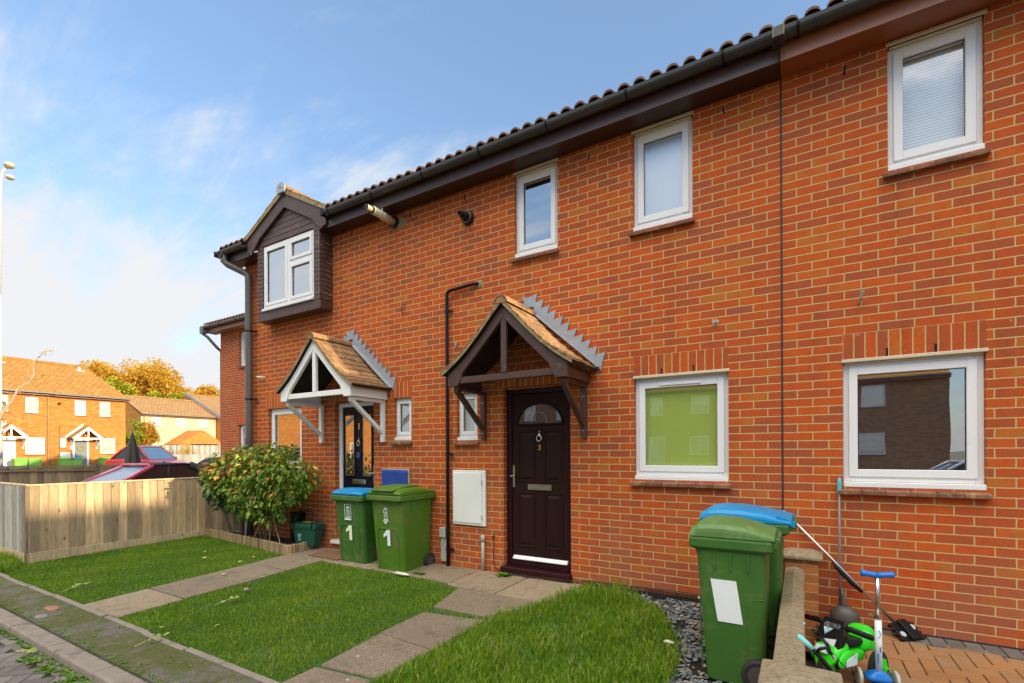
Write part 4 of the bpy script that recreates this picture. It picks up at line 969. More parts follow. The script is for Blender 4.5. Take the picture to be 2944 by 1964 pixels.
# --- right house
HR = thing('terraced_house', 'right-hand red brick terraced house with orange-brown fascia, cut off by the frame', 'house', (2.2, 0, 0))
X0, X1 = -.136, 4.4
ops = [(.303,1.187,1.150,2.2), UP['c']]
w = MB(); wall_front(w, X0, X1, -.35, 4.75, ops); w.quad((X1,0,-.35),(X1,7.4,-.35),(X1,7.4,4.75),(X1,0,4.75)); w.add([(X1,0,4.75),(X1,7.4,4.75),(X1,3.7,6.7)], [(0,1,2)])
w.quad((X0,7.4,-.35),(X0,7.4,4.75),(X1,7.4,4.75),(X1,7.4,-.35)); w.build('brick_wall', M_['brick'], HR)
M_['soldier4'] = brick_mat('soldier_brick_c', BR, MORT, soldier=True, u0=.303)
s = MB(); s.box(.303, 1.187, -.003, 0.0, 2.2, 2.422); s.build('soldier_course', M_['soldier4'], HR)
window(HR, .305, 1.187, 1.150, 2.185, glass='glassR', head=True, y=.045)['label'] = 'large downstairs window reflecting the house opposite'
window(HR, *UP['c'], back='venetian', glass='glass', head=True, y=.045)['label'] = 'upstairs window with a white venetian blind'
eaves(HR, X0, X1, 'fascia2', 'fascia2'); roof_mesh(HR, X0, X1)
weeps(HR, [(.324,4.63,.075),(.599,2.245,.07),(.899,2.245,.07)])
m = MB(); m.tube([(.42,.0,2.67),(.425,-.06,2.70),(.432,-.08,2.735)], .011, 8); m.tube([(.432,-.08,2.735),(.434,-.085,2.75)], .014, 8); m.build('overflow_pipe', M_['greyplastic'], HR)
m = MB(); m.box(-.19,-.10,-.382,-.24,4.845,4.945); m.build('gutter_joint', M_['gutter'], HR, bevel=.01)
m = MB(); m.box(-.188,-.178,-.386,-.244,4.85,4.948); m.box(-.112,-.102,-.386,-.244,4.85,4.948); m.build('gutter_clip', M_['mossclip'], HR)
m = MB(); m.box(-.1445, -.1355, .004, .02, -.3, 4.74)
x_ = MB(); z = -.1
x_.box(-.147, -.133, -.003, .004, -.3, 4.74)
props(x_.build('expansion_joint', M_['blackr'], H3), None, None)
m.build('joint_backing', M_['blackr'], H3)

# --- detached neighbour behind (set back 3 m)
HN = thing('neighbour_house', 'red brick house set back behind the left end of the terrace', 'house', (-12, 3.05, 0))
ops = [(-13.95,-13.06,3.95,4.955), (-13.99,-13.1,1.2,2.26)]
w = MB(); wall_front(w, -14.93, -8.6, -.35, 5.03, ops, y=3.05); w.quad((-14.93,3.05,-.35),(-14.93,3.05,5.03),(-14.93,10.5,5.03),(-14.93,10.5,-.35)); w.add([(-14.93,3.05,5.03),(-14.93,6.8,6.8),(-14.93,10.5,5.03)], [(0,1,2)])
w.build('brick_wall', M_['brickn'], HN)
M_['soldier5'] = brick_mat('soldier_brick_d', BR, (.6,.38,.2), soldier=True, u0=-14.1)
MB().box(-14.08, -12.9, 3.046, 3.05, 2.262, 2.52).build('soldier_course', M_['soldier5'], HN)
def nwin(a, b, c, d, back, gl):
    m = MB(); m.ring(a, b, c, d, .09, 3.11, 3.18); o = m.build('window', M_['upvc'], HN, bevel=.004)
    MB().box(a+.09, b-.09, 3.14, 3.144, c+.09, d-.09).build('pane', M_[gl], o); MB().box(a+.05, b-.05, 3.19, 3.2, c+.05, d-.05).build('curtain', M_[back], o)
    MB().box(a-.03, b+.03, 3.01, 3.11, c-.05, c).build('sill', M_['silltile'], o)
nwin(-13.95,-13.06,3.95,4.955,'white_blind','glass'); nwin(-13.99,-13.1,1.2,2.26,'netcurtain','glassR')
MB().box(-15.2, -8.6, 2.80, 3.05, 5.03, 5.05).build('soffit', M_['soffit2'], HN)
MB().box(-15.2, -8.6, 2.775, 2.80, 5.02, 5.22).build('fascia', M_['fascia2'], HN)
gutter(HN, -15.3, -8.6, y=2.71, z=5.20, mt='gutter2')
m = MB(); m.prism([(2.72, 5.23), (6.8, 7.05), (10.8, 5.23), (10.8, 5.17), (6.8, 6.95), (2.74, 5.18)], -15.22, -8.6, 'yz'); ro = m.build('roof', M_['tile'], HN)
m = MB(); pantile_roof(m, -15.22, -12.2, 2.70, 5.235, 6.8, .446, courses=14); m.build('roof_tiles', M_['tile'], ro)
m = MB(); m.tube([(-15.22,2.71,5.16),(-15.22,2.71,4.98),(-15.15,2.78,4.92),(-14.98,2.98,4.60),(-14.97,3.10,4.5),(-14.97,3.10,0)], .045, 10); m.box(-15.3,-15.14,2.64,2.78,5.0,5.2); m.build('downpipe', M_['gutter2'], HN)

# ------------------------------------------------------------------ far houses (local front -y, root turned 90 deg => facade faces +x)
def far_window(par, a, b, c, d, style='plain', back='netcurtain'):
    m = MB(); m.ring(a, b, c, d, .075, .02, .10)
    if style == 'grid': m.box((a+b)/2-.02, (a+b)/2+.02, .03, .09, c+.07, d-.07); m.box(a+.07, (a+b)/2-.02, .03, .09, (c+d)/2-.02, (c+d)/2+.02); m.box((a+b)/2+.02, b-.07, .03, .09, (c+d)/2-.02, (c+d)/2+.02)
    if style == 'top': m.box(a+.07, b-.07, .03, .09, c+(d-c)*.62, c+(d-c)*.62+.08)
    if style == 'mull': m.box((a+b)/2-.03, (a+b)/2+.03, .03, .09, c+.07, d-.07)
    o = m.build('window', M_['upvc'], par)
    MB().box(a+.07, b-.07, .055, .06, c+.07, d-.07).build('pane', M_['glassR' if back == 'dark' else 'glass'], o); MB().box(a+.03, b-.03, .11, .12, c+.03, d-.03).build('room_backing', M_[back], o)
    MB().box(a-.03, b+.03, -.04, .02, c-.05, c).build('sill', M_['silltile'], o)
    return o
def far_house(name, label, X, y0, y1, eave, ridge_d, rz, wins, doors, wallm='brickbg', roofm='rooffar', hipR=0, depth=8, rot=PI/2, sidem=None, pipe=None):
    par = thing(name, label, 'house', (0,0,0)); ORG[par.name] = Vector((0,0,0))
    ops = [w[:4] for w in wins]+[d[:4] for d in doors]
    m = MB(); wall_front(m, y0, y1, -.3, eave, ops, reveal=.1)
    m.build('brick_wall', M_[wallm], par); m = MB()
    for xx in (y0, y1):
        q = [(xx,0,-.3),(xx,0,eave),(xx,depth,eave),(xx,depth,-.3)]; m.quad(*(q if xx == y0 else q[::-1]))
        if not (xx == y1 and hipR): m.add([(xx,0,eave),(xx,ridge_d,rz-.15),(xx,depth,eave)], [(0,1,2)])
    m.quad((y0,depth,-.3),(y0,depth,eave),(y1,depth,eave),(y1,depth,-.3)); m.build('gable_wall', M_[sidem or wallm], par)
    m = MB(); e0 = -.3; yR = y1-hipR; over = .12
    ez = eave+.08; V = [(y0-over*0,e0,ez),(y1+over,e0,ez),(yR+(over if not hipR else 0),ridge_d,rz),(y0-over*0,ridge_d,rz),(y0-over*0,depth+.3,ez),(y1+over,depth+.3,ez)]
    V2 = [(a,b,c-.12) for a,b,c in V]
    m.add(V+V2, [(0,1,2,3),(3,2,5,4),(1,5,2),(9,8,7,6),(10,11,8,9),(0,6,7,1),(4,5,11,10),(0,3,9,6),(3,4,10,9),(1,7,11,5),(7,8,11)])
    ro = m.build('roof', M_[roofm], par)
    m = MB(); m.tube([(y0, ridge_d, rz+.02), (yR, ridge_d, rz+.02)], .11, 8); m.build('ridge_tile', M_[roofm], ro)
    m = MB(); m.box(y0, y1+.1, -.30, -.27, eave-.08, eave+.07); m.box(y0, y1+.1, -.27, 0, eave-.08, eave-.06); m.build('fascia', M_['fascia2'], par)
    m = MB(); m.box(y0, y1+.1, -.40, -.30, eave+.02, eave+.10); m.build('gutter', M_['gutter2'], par)
    for w in wins: far_window(par, *w[:4], style=w[4] if len(w) > 4 else 'plain', back=w[5] if len(w) > 5 else 'netcurtain')
    for a, b, c, d, mt in doors:
        f = MB(); f.box(a, a+.09, .02, .1, c, d); f.box(b-.09, b, .02, .1, c, d); f.box(a+.09, b-.09, .02, .1, d-.08, d); f.build('door_frame', M_['upvc'], par)
        dd = MB(); dd.box(a+.09, b-.09, .05, .1, c, d-.08); o = dd.build('front_door', M_[mt], par)
        MB().box(a+.2, b-.2, .04, .05, c+1.0, c+1.05).build('letter_plate', M_['gold'], o)
        cc = (a+b)/2; g_ = MB(); W2 = .70
        for s_ in (-1, 1):
            q = [(cc, 3.12), (cc+s_*W2, 2.48), (cc+s_*W2, 2.33), (cc+s_*(W2-.14), 2.33), (cc, 2.93)]; g_.prism(q if s_ < 0 else q[::-1], -.75, -.70)
            q = [(cc+s_*(W2-.05), 2.33)]; g_.box(cc+s_*.62-.03, cc+s_*.62+.03, -.05, 0, 1.75, 2.3); g_.bar((cc+s_*.62, -.03, 1.85), (cc+s_*.62, -.65, 2.3), .06, .06, (1,0,0))
        g_.box(cc-.6, cc+.6, -.74, -.69, 2.33, 2.42); g_.box(cc-.035, cc+.035, -.74, -.69, 2.42, 2.95)
        cn = g_.build('porch_canopy', M_['white_wood'], par)
        t_ = MB()
        for s_ in (-1, 1):
            q = [(cc, 3.16), (cc+s_*.78, 2.44), (cc+s_*.78, 2.38), (cc, 3.10)]; t_.prism(q if s_ < 0 else q[::-1], -.78, 0)
        t_.build('tiled_roof', M_[roofm], cn)
        fl = MB(); q = [(cc-.05, 3.26), (cc-.86, 2.46), (cc-.86, 2.38), (cc-.02, 3.13)]; fl.prism(q[::-1], -.03, -.002); fl.build('lead_flashing', M_['whitetoy'], cn)
    if pipe: 
        m = MB(); m.tube([(pipe, -.05, eave-.1), (pipe, -.05, 0)], .04, 8); m.build('downpipe', M_['soffit2'], par)
    par.location = (X, 0, 0); par.rotation_euler = (0, 0, rot)
    return par
A1 = far_house('brick_house', 'sunlit orange brick house across the way with white front door and porch', -38, -4.2, 5.6, 4.95, 4.0, 7.35,
    [(2.95,3.80,3.83,4.74,'plain','netfar'),(4.50,5.04,3.81,4.72,'plain','netfar'),(4.49,5.31,1.43,2.40,'mull','white_blind'),(1.0,1.9,1.43,2.4),(.2,.8,3.8,4.7)], [(3.40,4.10,.1,2.33,'upvc')], pipe=5.45)
A2 = far_house('brick_house', 'sunlit orange brick house across the way with grey front door and autumn wreath', -38, 5.6, 9.25, 4.93, 4.0, 7.33,
    [(6.69,7.22,3.80,4.71,'grid','dark'),(7.91,8.44,3.80,4.71,'top','netfar'),(5.97,6.27,1.84,2.40,'plain','dark'),(7.91,8.70,1.46,2.44,'grid','netfar')], [(6.56,7.34,.1,2.32,'fargrey')] if False else [], hipR=.7)
M_['fargrey'] = mat('grey_green_door', (.16,.19,.18), .5)
# door, porch, meter box and wreath of that house
def add_far_porch(par, a, b, mt):
    pass
for ch in list(A2.children):
    pass
def local_part(mb, name, m_, par): return mb.build(name, m_, par)
f = MB(); f.box(6.56, 6.65, -.04, .0, .1, 2.32); f.box(7.25, 7.34, -.04, 0, .1, 2.32); f.box(6.65, 7.25, -.04, 0, 2.24, 2.32); f.build('door_frame', M_['upvc'], A2)
f = MB(); f.box(6.65, 7.25, -.02, .0, .1, 2.24); fd = f.build('front_door', M_['fargrey'], A2)
f = MB(); f.tube([(6.95+.16*math.cos(a), -.045, 1.78+.14*math.sin(a)) for a in [2*PI*k/12 for k in range(13)]], .03, 6); f.build('wreath', M_['autumn'], fd)
f = MB(); f.box(6.8, 7.1, -.03, -.02, 1.12, 1.17); f.build('letter_plate', M_['gold'], fd)
cc = 6.97+.2; cc = 7.10
g_ = MB()
for s_ in (-1, 1):
    q = [(cc, 3.12), (cc+s_*.74, 2.48), (cc+s_*.74, 2.33), (cc+s_*.6, 2.33), (cc, 2.93)]; g_.prism(q if s_ < 0 else q[::-1], -.75, -.70)
    g_.box(cc+s_*.62-.04, cc+s_*.62+.04, -.06, 0, 1.75, 2.3); g_.bar((cc+s_*.62, -.03, 1.85), (cc+s_*.62, -.65, 2.3), .07, .07, (1,0,0))
g_.box(cc-.6, cc+.6, -.74, -.69, 2.33, 2.42); g_.box(cc-.035, cc+.035, -.74, -.69, 2.42, 2.95)
cn = g_.build('porch_canopy', M_['white_wood'], A2)
t_ = MB()
for s_ in (-1, 1):
    q = [(cc, 3.16), (cc+s_*.80, 2.44), (cc+s_*.80, 2.38), (cc, 3.10)]; t_.prism(q if s_ < 0 else q[::-1], -.78, 0)
t_.build('tiled_roof', M_['rooffar'], cn)
fl = MB(); q = [(cc-.05, 3.30), (cc-.88, 2.50), (cc-.88, 2.38), (cc-.02, 3.15)]; fl.prism(q[::-1], -.03, -.002); fl.build('lead_flashing', M_['whitetoy'], cn)
m = MB(); m.box(5.98, 6.46, -.04, -.002, .86, 1.54); m.build('meter_cupboard', M_['metercover'], A2)
m = MB(); m.tube([(5.97,-.03,3.15),(5.97,-.03,.2)], .02, 6); m.build('waste_pipe', M_['fascia2'], A2)
m = MB(); m.lathe([(.07,-.16),(.07,-.0)], (5.95,0,4.45), 'y', 10); m.build('boiler_flue', M_['blackp'], A2)
for hs, yv in ((A1, 4.25), (A2, 8.0)):
    m = MB(); zt_ = 6.95; m.tube([(yv, 3.55, zt_+.05), (yv, 3.55, zt_+.32)], .07, 8); m.box(yv-.22, yv+.22, 3.3, 3.6, zt_+.02, zt_+.06); m.build('vent_terminal', M_['white'], hs)
B_ = far_house('brick_house', 'pale brick house with tan tiled roof and three small upstairs windows', -52, 15.65, 22.26, 5.02, 4.2, 7.0,
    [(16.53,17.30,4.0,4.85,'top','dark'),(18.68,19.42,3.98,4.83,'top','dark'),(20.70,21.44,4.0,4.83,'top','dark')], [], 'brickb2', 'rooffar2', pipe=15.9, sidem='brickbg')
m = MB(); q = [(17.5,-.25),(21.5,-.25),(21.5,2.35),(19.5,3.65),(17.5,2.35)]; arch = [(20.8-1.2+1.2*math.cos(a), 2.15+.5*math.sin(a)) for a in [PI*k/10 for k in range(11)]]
m.prism([(17.5,2.3),(21.5,2.3),(19.5,3.65)][::1], -3.0, -.01); m.box(17.5, 18.35, -3.0, -.01, -.2, 2.3); m.box(20.85, 21.5, -3.0, -.01, -.2, 2.3); m.build('shadow_gable', M_['brickbg'], B_)  # brick gable made up in place of a gable-shaped shadow on this wall
m = MB(); m.box(18.35, 20.85, -2.6, -2.55, -.2, 2.3); m.build('arch_opening', M_['dark'], B_)
C_ = far_house('brick_house', 'orange brick house with gable verge rising above the tan roofed house', -51, 22.3, 30, 4.95, 7.0, 7.9, [(25,26,3.9,4.8)], [], 'brickbg', 'rooffar2', depth=14)
m = MB(); m.bar((22.15,-.35,4.97), (22.15,7.0,8.02), .06, .28, (0,0,1)); m.build('barge_board', M_['lead'], C_)
m = MB(); m.tube([(22.6,-.06,1.0),(22.6,-.06,6.6)], .05, 6); m.build('flue_pipe', M_['whitetoy'], C_)
# houses across the road behind the camera, seen in the glass and shading the gardens
OP = far_house('brick_house', 'brick house across the road, reflected in the large downstairs windows', 0, -6.0, 9.0, 4.9, 4, 7.2,
    [(-3.6,-2.6,3.6,4.7,'two','dark'),(-3.6,-2.5,1.2,2.3,'top','white_blind'),(-1.2,-.2,3.6,4.7,'mull','white_blind'),(-.2-1.3,.9-1.3,.3,2.3,'mull','dark'),(2.2,3.2,3.6,4.7,'mull','dark'),(2.2,3.3,1.2,2.3,'top','white_blind'),(4.6,5.6,3.6,4.7,'two','white_blind'),(4.6,5.7,1.2,2.3,'grid','white_blind'),(7.2,8.0,3.6,4.7,'top','white_blind'),(7.1,8.1,.3,2.3,'mull','white_blind')], [], 'brickop', 'rooffar', rot=PI)
OP.location = (0, -25, 0)
OP2 = far_house('brick_house', 'second brick house across the road, reflected in the glass of the brown door', 0, 9.2, 21, 4.9, 4, 7.2,
    [(11,12,3.6,4.7,'two','dark'),(13.5,14.5,3.6,4.7,'mull','white_blind'),(11,12.2,1.2,2.3,'top','dark'),(16,17,3.6,4.7,'mull','dark')], [], 'brickop', 'rooffar', rot=PI)
OP2.location = (0, -25, 0)
O2 = far_house('brick_house', 'brick house with sunlit roof across the road, reflected in the left window', -30, -26, -14, 4.4, 5, 7.6, [(-22,-21,3.3,4.2),(-18,-17,3.3,4.2),(-22,-20.6,1.0,2.2),(-18,-16.6,1.0,2.2)], [], 'brickbg', 'rooffar')
SB = far_house('brick_house', 'tall brick house to the right, outside the picture, whose shadow covers the gardens', 22, -12, 3, 5.4, 3.0, 7.35, [(-8,-7,3.6,4.7),(-4,-3,3.6,4.7)], [], 'brickbg', 'rooffar', depth=6)

# ------------------------------------------------------------------ fences
def board_run(m, a, b, z0f, z1, w=.105, face=1, t=.018):
    a = Vector((a[0], a[1], 0)); b = Vector((b[0], b[1], 0)); d = (b-a); L_ = d.length; d.normalize(); nrm = Vector((d.y, -d.x, 0))*face
    n = int(L_/w)
    for i in range(n):
        p = a+d*(i*L_/n); q = a+d*((i+1)*L_/n+.006); m.cur = rnd.random(); o1 = nrm*.004; o2 = nrm*(t+.006+rnd.uniform(0, .008))
        zb = z0f+rnd.uniform(-.004, .004)
        vs = [p, q, q+o1, p+o2]; m.add([tuple(v+Vector((0,0,zb))) for v in vs]+[tuple(v+Vector((0,0,z1))) for v in vs], [(0,1,2,3),(7,6,5,4),(0,4,5,1),(1,5,6,2),(2,6,7,3),(3,7,4,0)])
FN = thing('timber_fence', 'pale bare timber garden fence at the end of the terrace, nearest the lawn', 'fence', (-9.3,-1.3,-.1))
ca, cb_, cc_ = (-9.37,-2.55), (-9.20,-.20), (-8.42,-.03)
m = MB(); board_run(m, ca, cb_, .06, 1.0, w=.100); m.build('board_panel', M_['fence'], FN)
m = MB(); board_run(m, cb_, cc_, .06, .99, w=.100); m.build('board_panel', M_['fence2'], FN)  # browner timber colour puts the shrubs' shade into this run
m = MB(); board_run(m, (-14,-2.62), ca, .04, 1.0, w=.100); m.build('board_panel', M_['fencegrey'], FN)  # grey colour puts this run's different light into the timber
m = MB(); m.cur = .6; m.bar((ca[0]+.012,ca[1],-.02), (cb_[0]+.012,cb_[1],.0), .03, .155); m.bar((cb_[0],cb_[1],.0), (cc_[0],cc_[1],.0), .03, .155); m.bar((-14,-2.63,-.03), (ca[0],ca[1]-.01,-.03), .03, .155); m.build('gravel_board', M_['fence'], FN, bevel=.003)
m = MB(); m.cur = .9; m.bar((ca[0],ca[1]-.03,1.013), (cb_[0],cb_[1],1.02), .055, .024); m.bar((cb_[0],cb_[1],1.012), (cc_[0],cc_[1],1.012), .055, .024); m.bar((-14,-2.62,1.013), (ca[0]-.02,ca[1],1.013), .055, .024); m.build('capping_rail', M_['fence'], FN, bevel=.003)
for q in ((ca[0]-.075, ca[0]-.0, ca[1]-.04, ca[1]+.035, -.2, 1.0), (cb_[0]-.07, cb_[0], cb_[1]-.035, cb_[1]+.035, -.1, 1.0), (cc_[0]-.08, cc_[0], cc_[1]-.05, cc_[1]+.02, -.1, 1.02)):
    m = MB(); m.cur = .4; m.box(*q); m.build('post', M_['fence2'], FN, bevel=.004)
F2 = thing('timber_fence', 'darker brown timber fence behind the convertible car', 'fence', (-18.5, 1.5, 0))
p0, p1, p2 = (-21.5,-3.2), (-18.78,1.34), (-16.2,4.5)
m = MB(); board_run(m, p0, p1, -.2, 1.04, w=.15); board_run(m, p1, p2, -.2, 1.04, w=.15); m.build('board_panel', M_['fence2'], F2)
m = MB(); m.cur = .2; m.bar((*p0,1.08), (*p1,1.08), .09, .05); m.bar((*p1,1.08), (*p2,1.08), .09, .05); m.bar((p0[0]+.05,p0[1],.96), (p1[0]+.05,p1[1],.96), .06, .05); m.build('rail', M_['fence2'], F2)
for t_ in (0, .5, 1):
    m = MB(); m.cur = .1; m.box(p0[0]+(p1[0]-p0[0])*t_-.05, p0[0]+(p1[0]-p0[0])*t_+.07, p0[1]+(p1[1]-p0[1])*t_-.05, p0[1]+(p1[1]-p0[1])*t_+.07, -.2, 1.14)
    m.build('post', M_['fence2'], F2)
F3 = thing('timber_fence', 'tall pale grey board fence in front of the pale brick house', 'fence', (-46, 17, 0))
m = MB(); board_run(m, (-46,12.6), (-46,24), -.3, 2.15, w=.16); m.build('board_panel', M_['fencegrey'], F3)
for y in (12.6, 14.8, 17.2, 19.4, 21.6):
    m = MB(); m.cur = .4; m.box(-45.97, -45.85, y-.06, y+.06, -.3, 2.18); m.build('post', M_['fencegrey'], F3)
F4 = thing('timber_fence', 'lower grey picket fence in front of the tall board fence', 'fence', (-43, 15, 0))
m = MB(); board_run(m, (-43,12.9), (-43,18), -.3, 1.35, w=.2); m.build('board_panel', M_['fencegrey'], F4)

# ------------------------------------------------------------------ garden wall with pillars
GW = thing('garden_wall', 'low brick garden wall with stone coping and capped brick pillars beside the bins', 'wall', (0,-1.4,0))
m = MB(); m.box(-.10, .0, -2.52, -.23, -.2, .44); m.build('brick_wall', M_['brickpier'], GW)
m = MB(); y = -2.5
for y0_, y1_ in ((-2.44,-1.86),(-1.855,-1.16),(-1.155,-.26)):
    m.prism([(-.118, .44), (.014, .44), (.014, .474), (-.052, .498), (-.118, .474)], y0_, y1_)
m.build('coping', M_['stone'], GW, bevel=.006, seg=2)
for (cx_, cy_, zt_, hw) in ((0.0,-.13,.555,.118), (-.006,-2.56,.475,.118)):
    m = MB(); m.box(cx_-hw, cx_+hw, cy_-hw, cy_+hw, -.2, zt_); pl = m.build('pillar', M_['brickpier'], GW)
    o_ = hw+.034; m = MB()
    m.loft([[Vector((cx_+sx*o_, cy_+sy*o_, z)) for sx, sy in ((-1,-1),(1,-1),(1,1),(-1,1))] for z in (zt_, zt_+.028)]+[[Vector((cx_+sx*o_*.55, cy_+sy*o_*.55, zt_+.058)) for sx, sy in ((-1,-1),(1,-1),(1,1),(-1,1))], [Vector((cx_+sx*.01, cy_+sy*.01, zt_+.066)) for sx, sy in ((-1,-1),(1,-1),(1,1),(-1,1))]])
    m.build('pillar_cap', M_['stone'], pl, bevel=.008, seg=2)

# ------------------------------------------------------------------ wheelie bins (local: front faces -y, base at origin)
def rrect(w, d, r, z, cy=0, n=4, cx=0):
    out = []
    for (sx, sy, a0) in ((1,1,0), (-1,1,PI/2), (-1,-1,PI), (1,-1,1.5*PI)):
        for k in range(n+1):
            a = a0+PI/2*k/n; out.append(Vector((cx+sx*(w/2-r)+r*math.cos(a), cy+sy*(d/2-r)+r*math.sin(a), z)))
    return out
def emblem(par, cx, y, z, s, mt, slope, frame):
    m = MB()
    def P(u, v): return (cx+u*s*1.65, y+slope*(z+v*s)-.003, z+v*s)
    strokes = [[(-.05,1.0),(-.12,.8),(-.22,.55),(-.24,.35),(-.2,.2)], [(-.05,1.0),(.05,.8),(.25,.78)], [(-.12,.75),(.2,.72)], [(-.1,.55),(.0,.68),(.08,.52),(.2,.62)], [(-.2,.2),(-.05,.05),(-.15,-.1),(-.05,-.2)], [(.0,.5),(-.05,.3),(.1,.2),(.05,.0)], [(.18,.5),(.2,.3),(.12,.15),(.22,-.05)], [(-.15,-.1),(-.2,-.3),(-.1,-.5),(-.2,-.65)], [(.05,0),(.0,-.25),(.1,-.4),(.0,-.62)], [(.22,-.05),(.15,-.3),(.25,-.45),(.18,-.65)], [(-.24,-.75),(.28,-.75)], [(-.24,-.84),(.28,-.84)]]
    for st in strokes: m.tube([P(*q) for q in st], .0032, 5)
    if frame:
        c = [(-.42,1.2),(.42,1.2),(.42,-1.22),(-.42,-1.22),(-.42,1.2)]
        m.tube([P(*q) for q in c], .0035, 5)
        a = [P(-.42,-1.22), P(.42,-1.22), P(.42,-.98), P(-.42,-.98)]; m.add([(p[0], p[1]-.002, p[2]) for p in a]+[(p[0], p[1]+.002, p[2]) for p in a], [(0,1,2,3),(7,6,5,4),(0,4,5,1),(1,5,6,2),(2,6,7,3),(3,7,4,0)])
    else:
        for vv in (-.98, -1.08): m.tube([P(-.3, vv), P(.3, vv)], .003, 5)
        m.tube([P(-.1,-1.3), P(.1,-1.3)], .009, 5)
    return m.build('council_emblem', mt, par)
def bin_(label, loc, rz, w=.56, d=.60, hb=.90, body='bin', lid='binlid', num=None, emb=None, sticker=False, h_lid=.10, group=None, broken=False):
    t = thing('wheelie_bin', label, 'wheelie bin', (0,0,0), group)
    wb, db = w*.80, d*.70; wt, dt = w*.90, d*.84; cb, ct = .03, .0
    m = MB(); ring = []
    prof = [(0, wb*.94, db*.93), (.015, wb, db), (.35, wb+(wt-wb)*.45, db+(dt-db)*.42), (hb-.07, wt, dt)]
    for z, a, b in prof: ring.append(rrect(a, b, .045, z, cb*(1-z/hb)))
    m.loft(ring)
    m.loft([rrect(w*.95, d*.93, .03, hb-.075), rrect(w, d, .03, hb-.058), rrect(w, d, .03, hb-.012), rrect(w*.985, d*.985, .03, hb)])
    bd = m.build('body', M_[body], t, bevel=.003)
    for p in bd.data.polygons: p.use_smooth = False
    m = MB()   # stiffening ribs under the rim
    for k in range(4):
        x = -w*.36+k*w*.24; m.prism([(-dt/2-.012, hb-.072), (-dt/2+.002, hb-.072), (-dt/2+.004, hb-.115)], x-.005, x+.005, 'yz')
    for s_ in (-1, 1):
        for k in range(3):
            yq = -d*.18+k*d*.20; m.box(min(s_*(wt/2-.01), s_*(wt/2+.006)), max(s_*(wt/2-.01), s_*(wt/2+.006)), yq-.005, yq+.005, hb-.20, hb-.07)
    m.build('stiffening_ribs', M_[body], t)
    m = MB()   # lid: crowned, hinged at back
    z0 = hb+.004; pr = [(-.48,.10),(-.495,.30),(-.47,.52),(-.38,.86),(-.22,1.0),(0,.97),(.22,.80),(.42,.50),(.52,.36),(.53,.10)]
    R0 = [[Vector((s_*w*.475, yy_*d*(1 if abs(s_) < .95 else .985), z0+(.0 if k in (0, len(pr)-1) else h_lid*(zz_*f_)))) for k, (yy_, zz_) in enumerate(pr)] for s_, f_ in ((-1,.35),(-.985,.55),(-.90,.80),(-.72,.96),(-.3,1.0),(.3,1.0),(.72,.96),(.90,.80),(.985,.55),(1,.35))]
    m.loft(R0)
    ld = m.build('lid', M_[lid], t, bevel=.006, smooth=False, seg=2)
    m = MB(); m.box(-w*.2, w*.2, -d*.478, -d*.455, z0+.03, z0+.043); m.build('lid_grip_slot', M_['blackp'], ld)
    m = MB(); m.tube([(-w*.42, d*.545, hb+.0), (w*.42, d*.545, hb+.0)], .018, 10); 
    for s_ in (-1, 1): m.box(s_*w*.40-.02, s_*w*.40+.02, d*.44, d*.56, hb-.04, hb+.022)
    m.build('handle', M_[body if lid != 'bluelid' else 'bin'], t, bevel=.004)
    if lid == 'bluelid':
        m = MB()
        for s_ in (-1, 1): m.bar((s_*w*.44, d*.36, hb+.04), (s_*w*.44, d*.56, hb+.005), .02, .04)
        m.build('hinge_arm', M_['bluelid'], ld)
    for s_ in (-1, 1):
        m = MB(); x = s_*(wb/2+.012); m.lathe([(.085,-.028),(.1,-.018),(.1,.018),(.085,.028)], (x, d*.34, .1), 'x', 24); wh = m.build('wheel', M_['blackr'], t)
        m = MB(); m.lathe([(.062,-.031),(.062,.031)], (x, d*.34, .1), 'x', 18); m.lathe([(.016,-.036),(.016,.036)], (x, d*.34, .1), 'x', 10); m.build('wheel_rim', M_['darkgrey'], wh)
    m = MB(); m.tube([(-wb/2-.02, d*.34, .1), (wb/2+.02, d*.34, .1)], .012, 8); m.box(-wb*.4, wb*.4, d*.28, d*.36, .07, .14); m.build('axle', M_['darkgrey'], t)
    slope = -(dt-db)/2/(hb)*.9; yf = -db/2+cb*.6-.001
    pz = lambda u, v: (u, yf+slope*v-.0165-(.0 if True else 0), v)
    MB().tube([pz(-wb*.36,.05), pz(-wb*.36,hb*.50), pz(-wb*.33,hb*.555), pz(-wb*.26,hb*.575), pz(wb*.26,hb*.575), pz(wb*.33,hb*.555), pz(wb*.36,hb*.50), pz(wb*.36,.05)], .0045, 5).build('moulded_line', M_[body], t)
    xs_ = lambda v: (wb+(wt-wb)*v/hb)/2
    for s_ in (-1, 1): MB().tube([(s_*(xs_(.04)+.0), -db*.0+.10, .04), (s_*xs_(hb*.55), .10, hb*.55), (s_*xs_(hb*.60), .13, hb*.60), (s_*xs_(hb*.61), dt*.48, hb*.61)], .0035, 5).build('moulded_line', M_[body], t)
    if num:
        mt = M_[num]; zz = .44
        zc = hb*.36; yy = yf+slope*zc-.016
        m = MB(); m.prism([(.0,-.0),(.050,-.0),(.046,.195),(-.004,.195),(-.062,.135),(-.062,.098),(-.002,.13)], -.004, .0); m.v = [(v[0]+.0, v[1]+yy+slope*v[2], v[2]+zc) for v in m.v]; m.build('bin_number', mt, t)
    if emb: emblem(t, -.01, yf-.022, hb*.76, .085, M_['white'], slope, emb == 'frame')
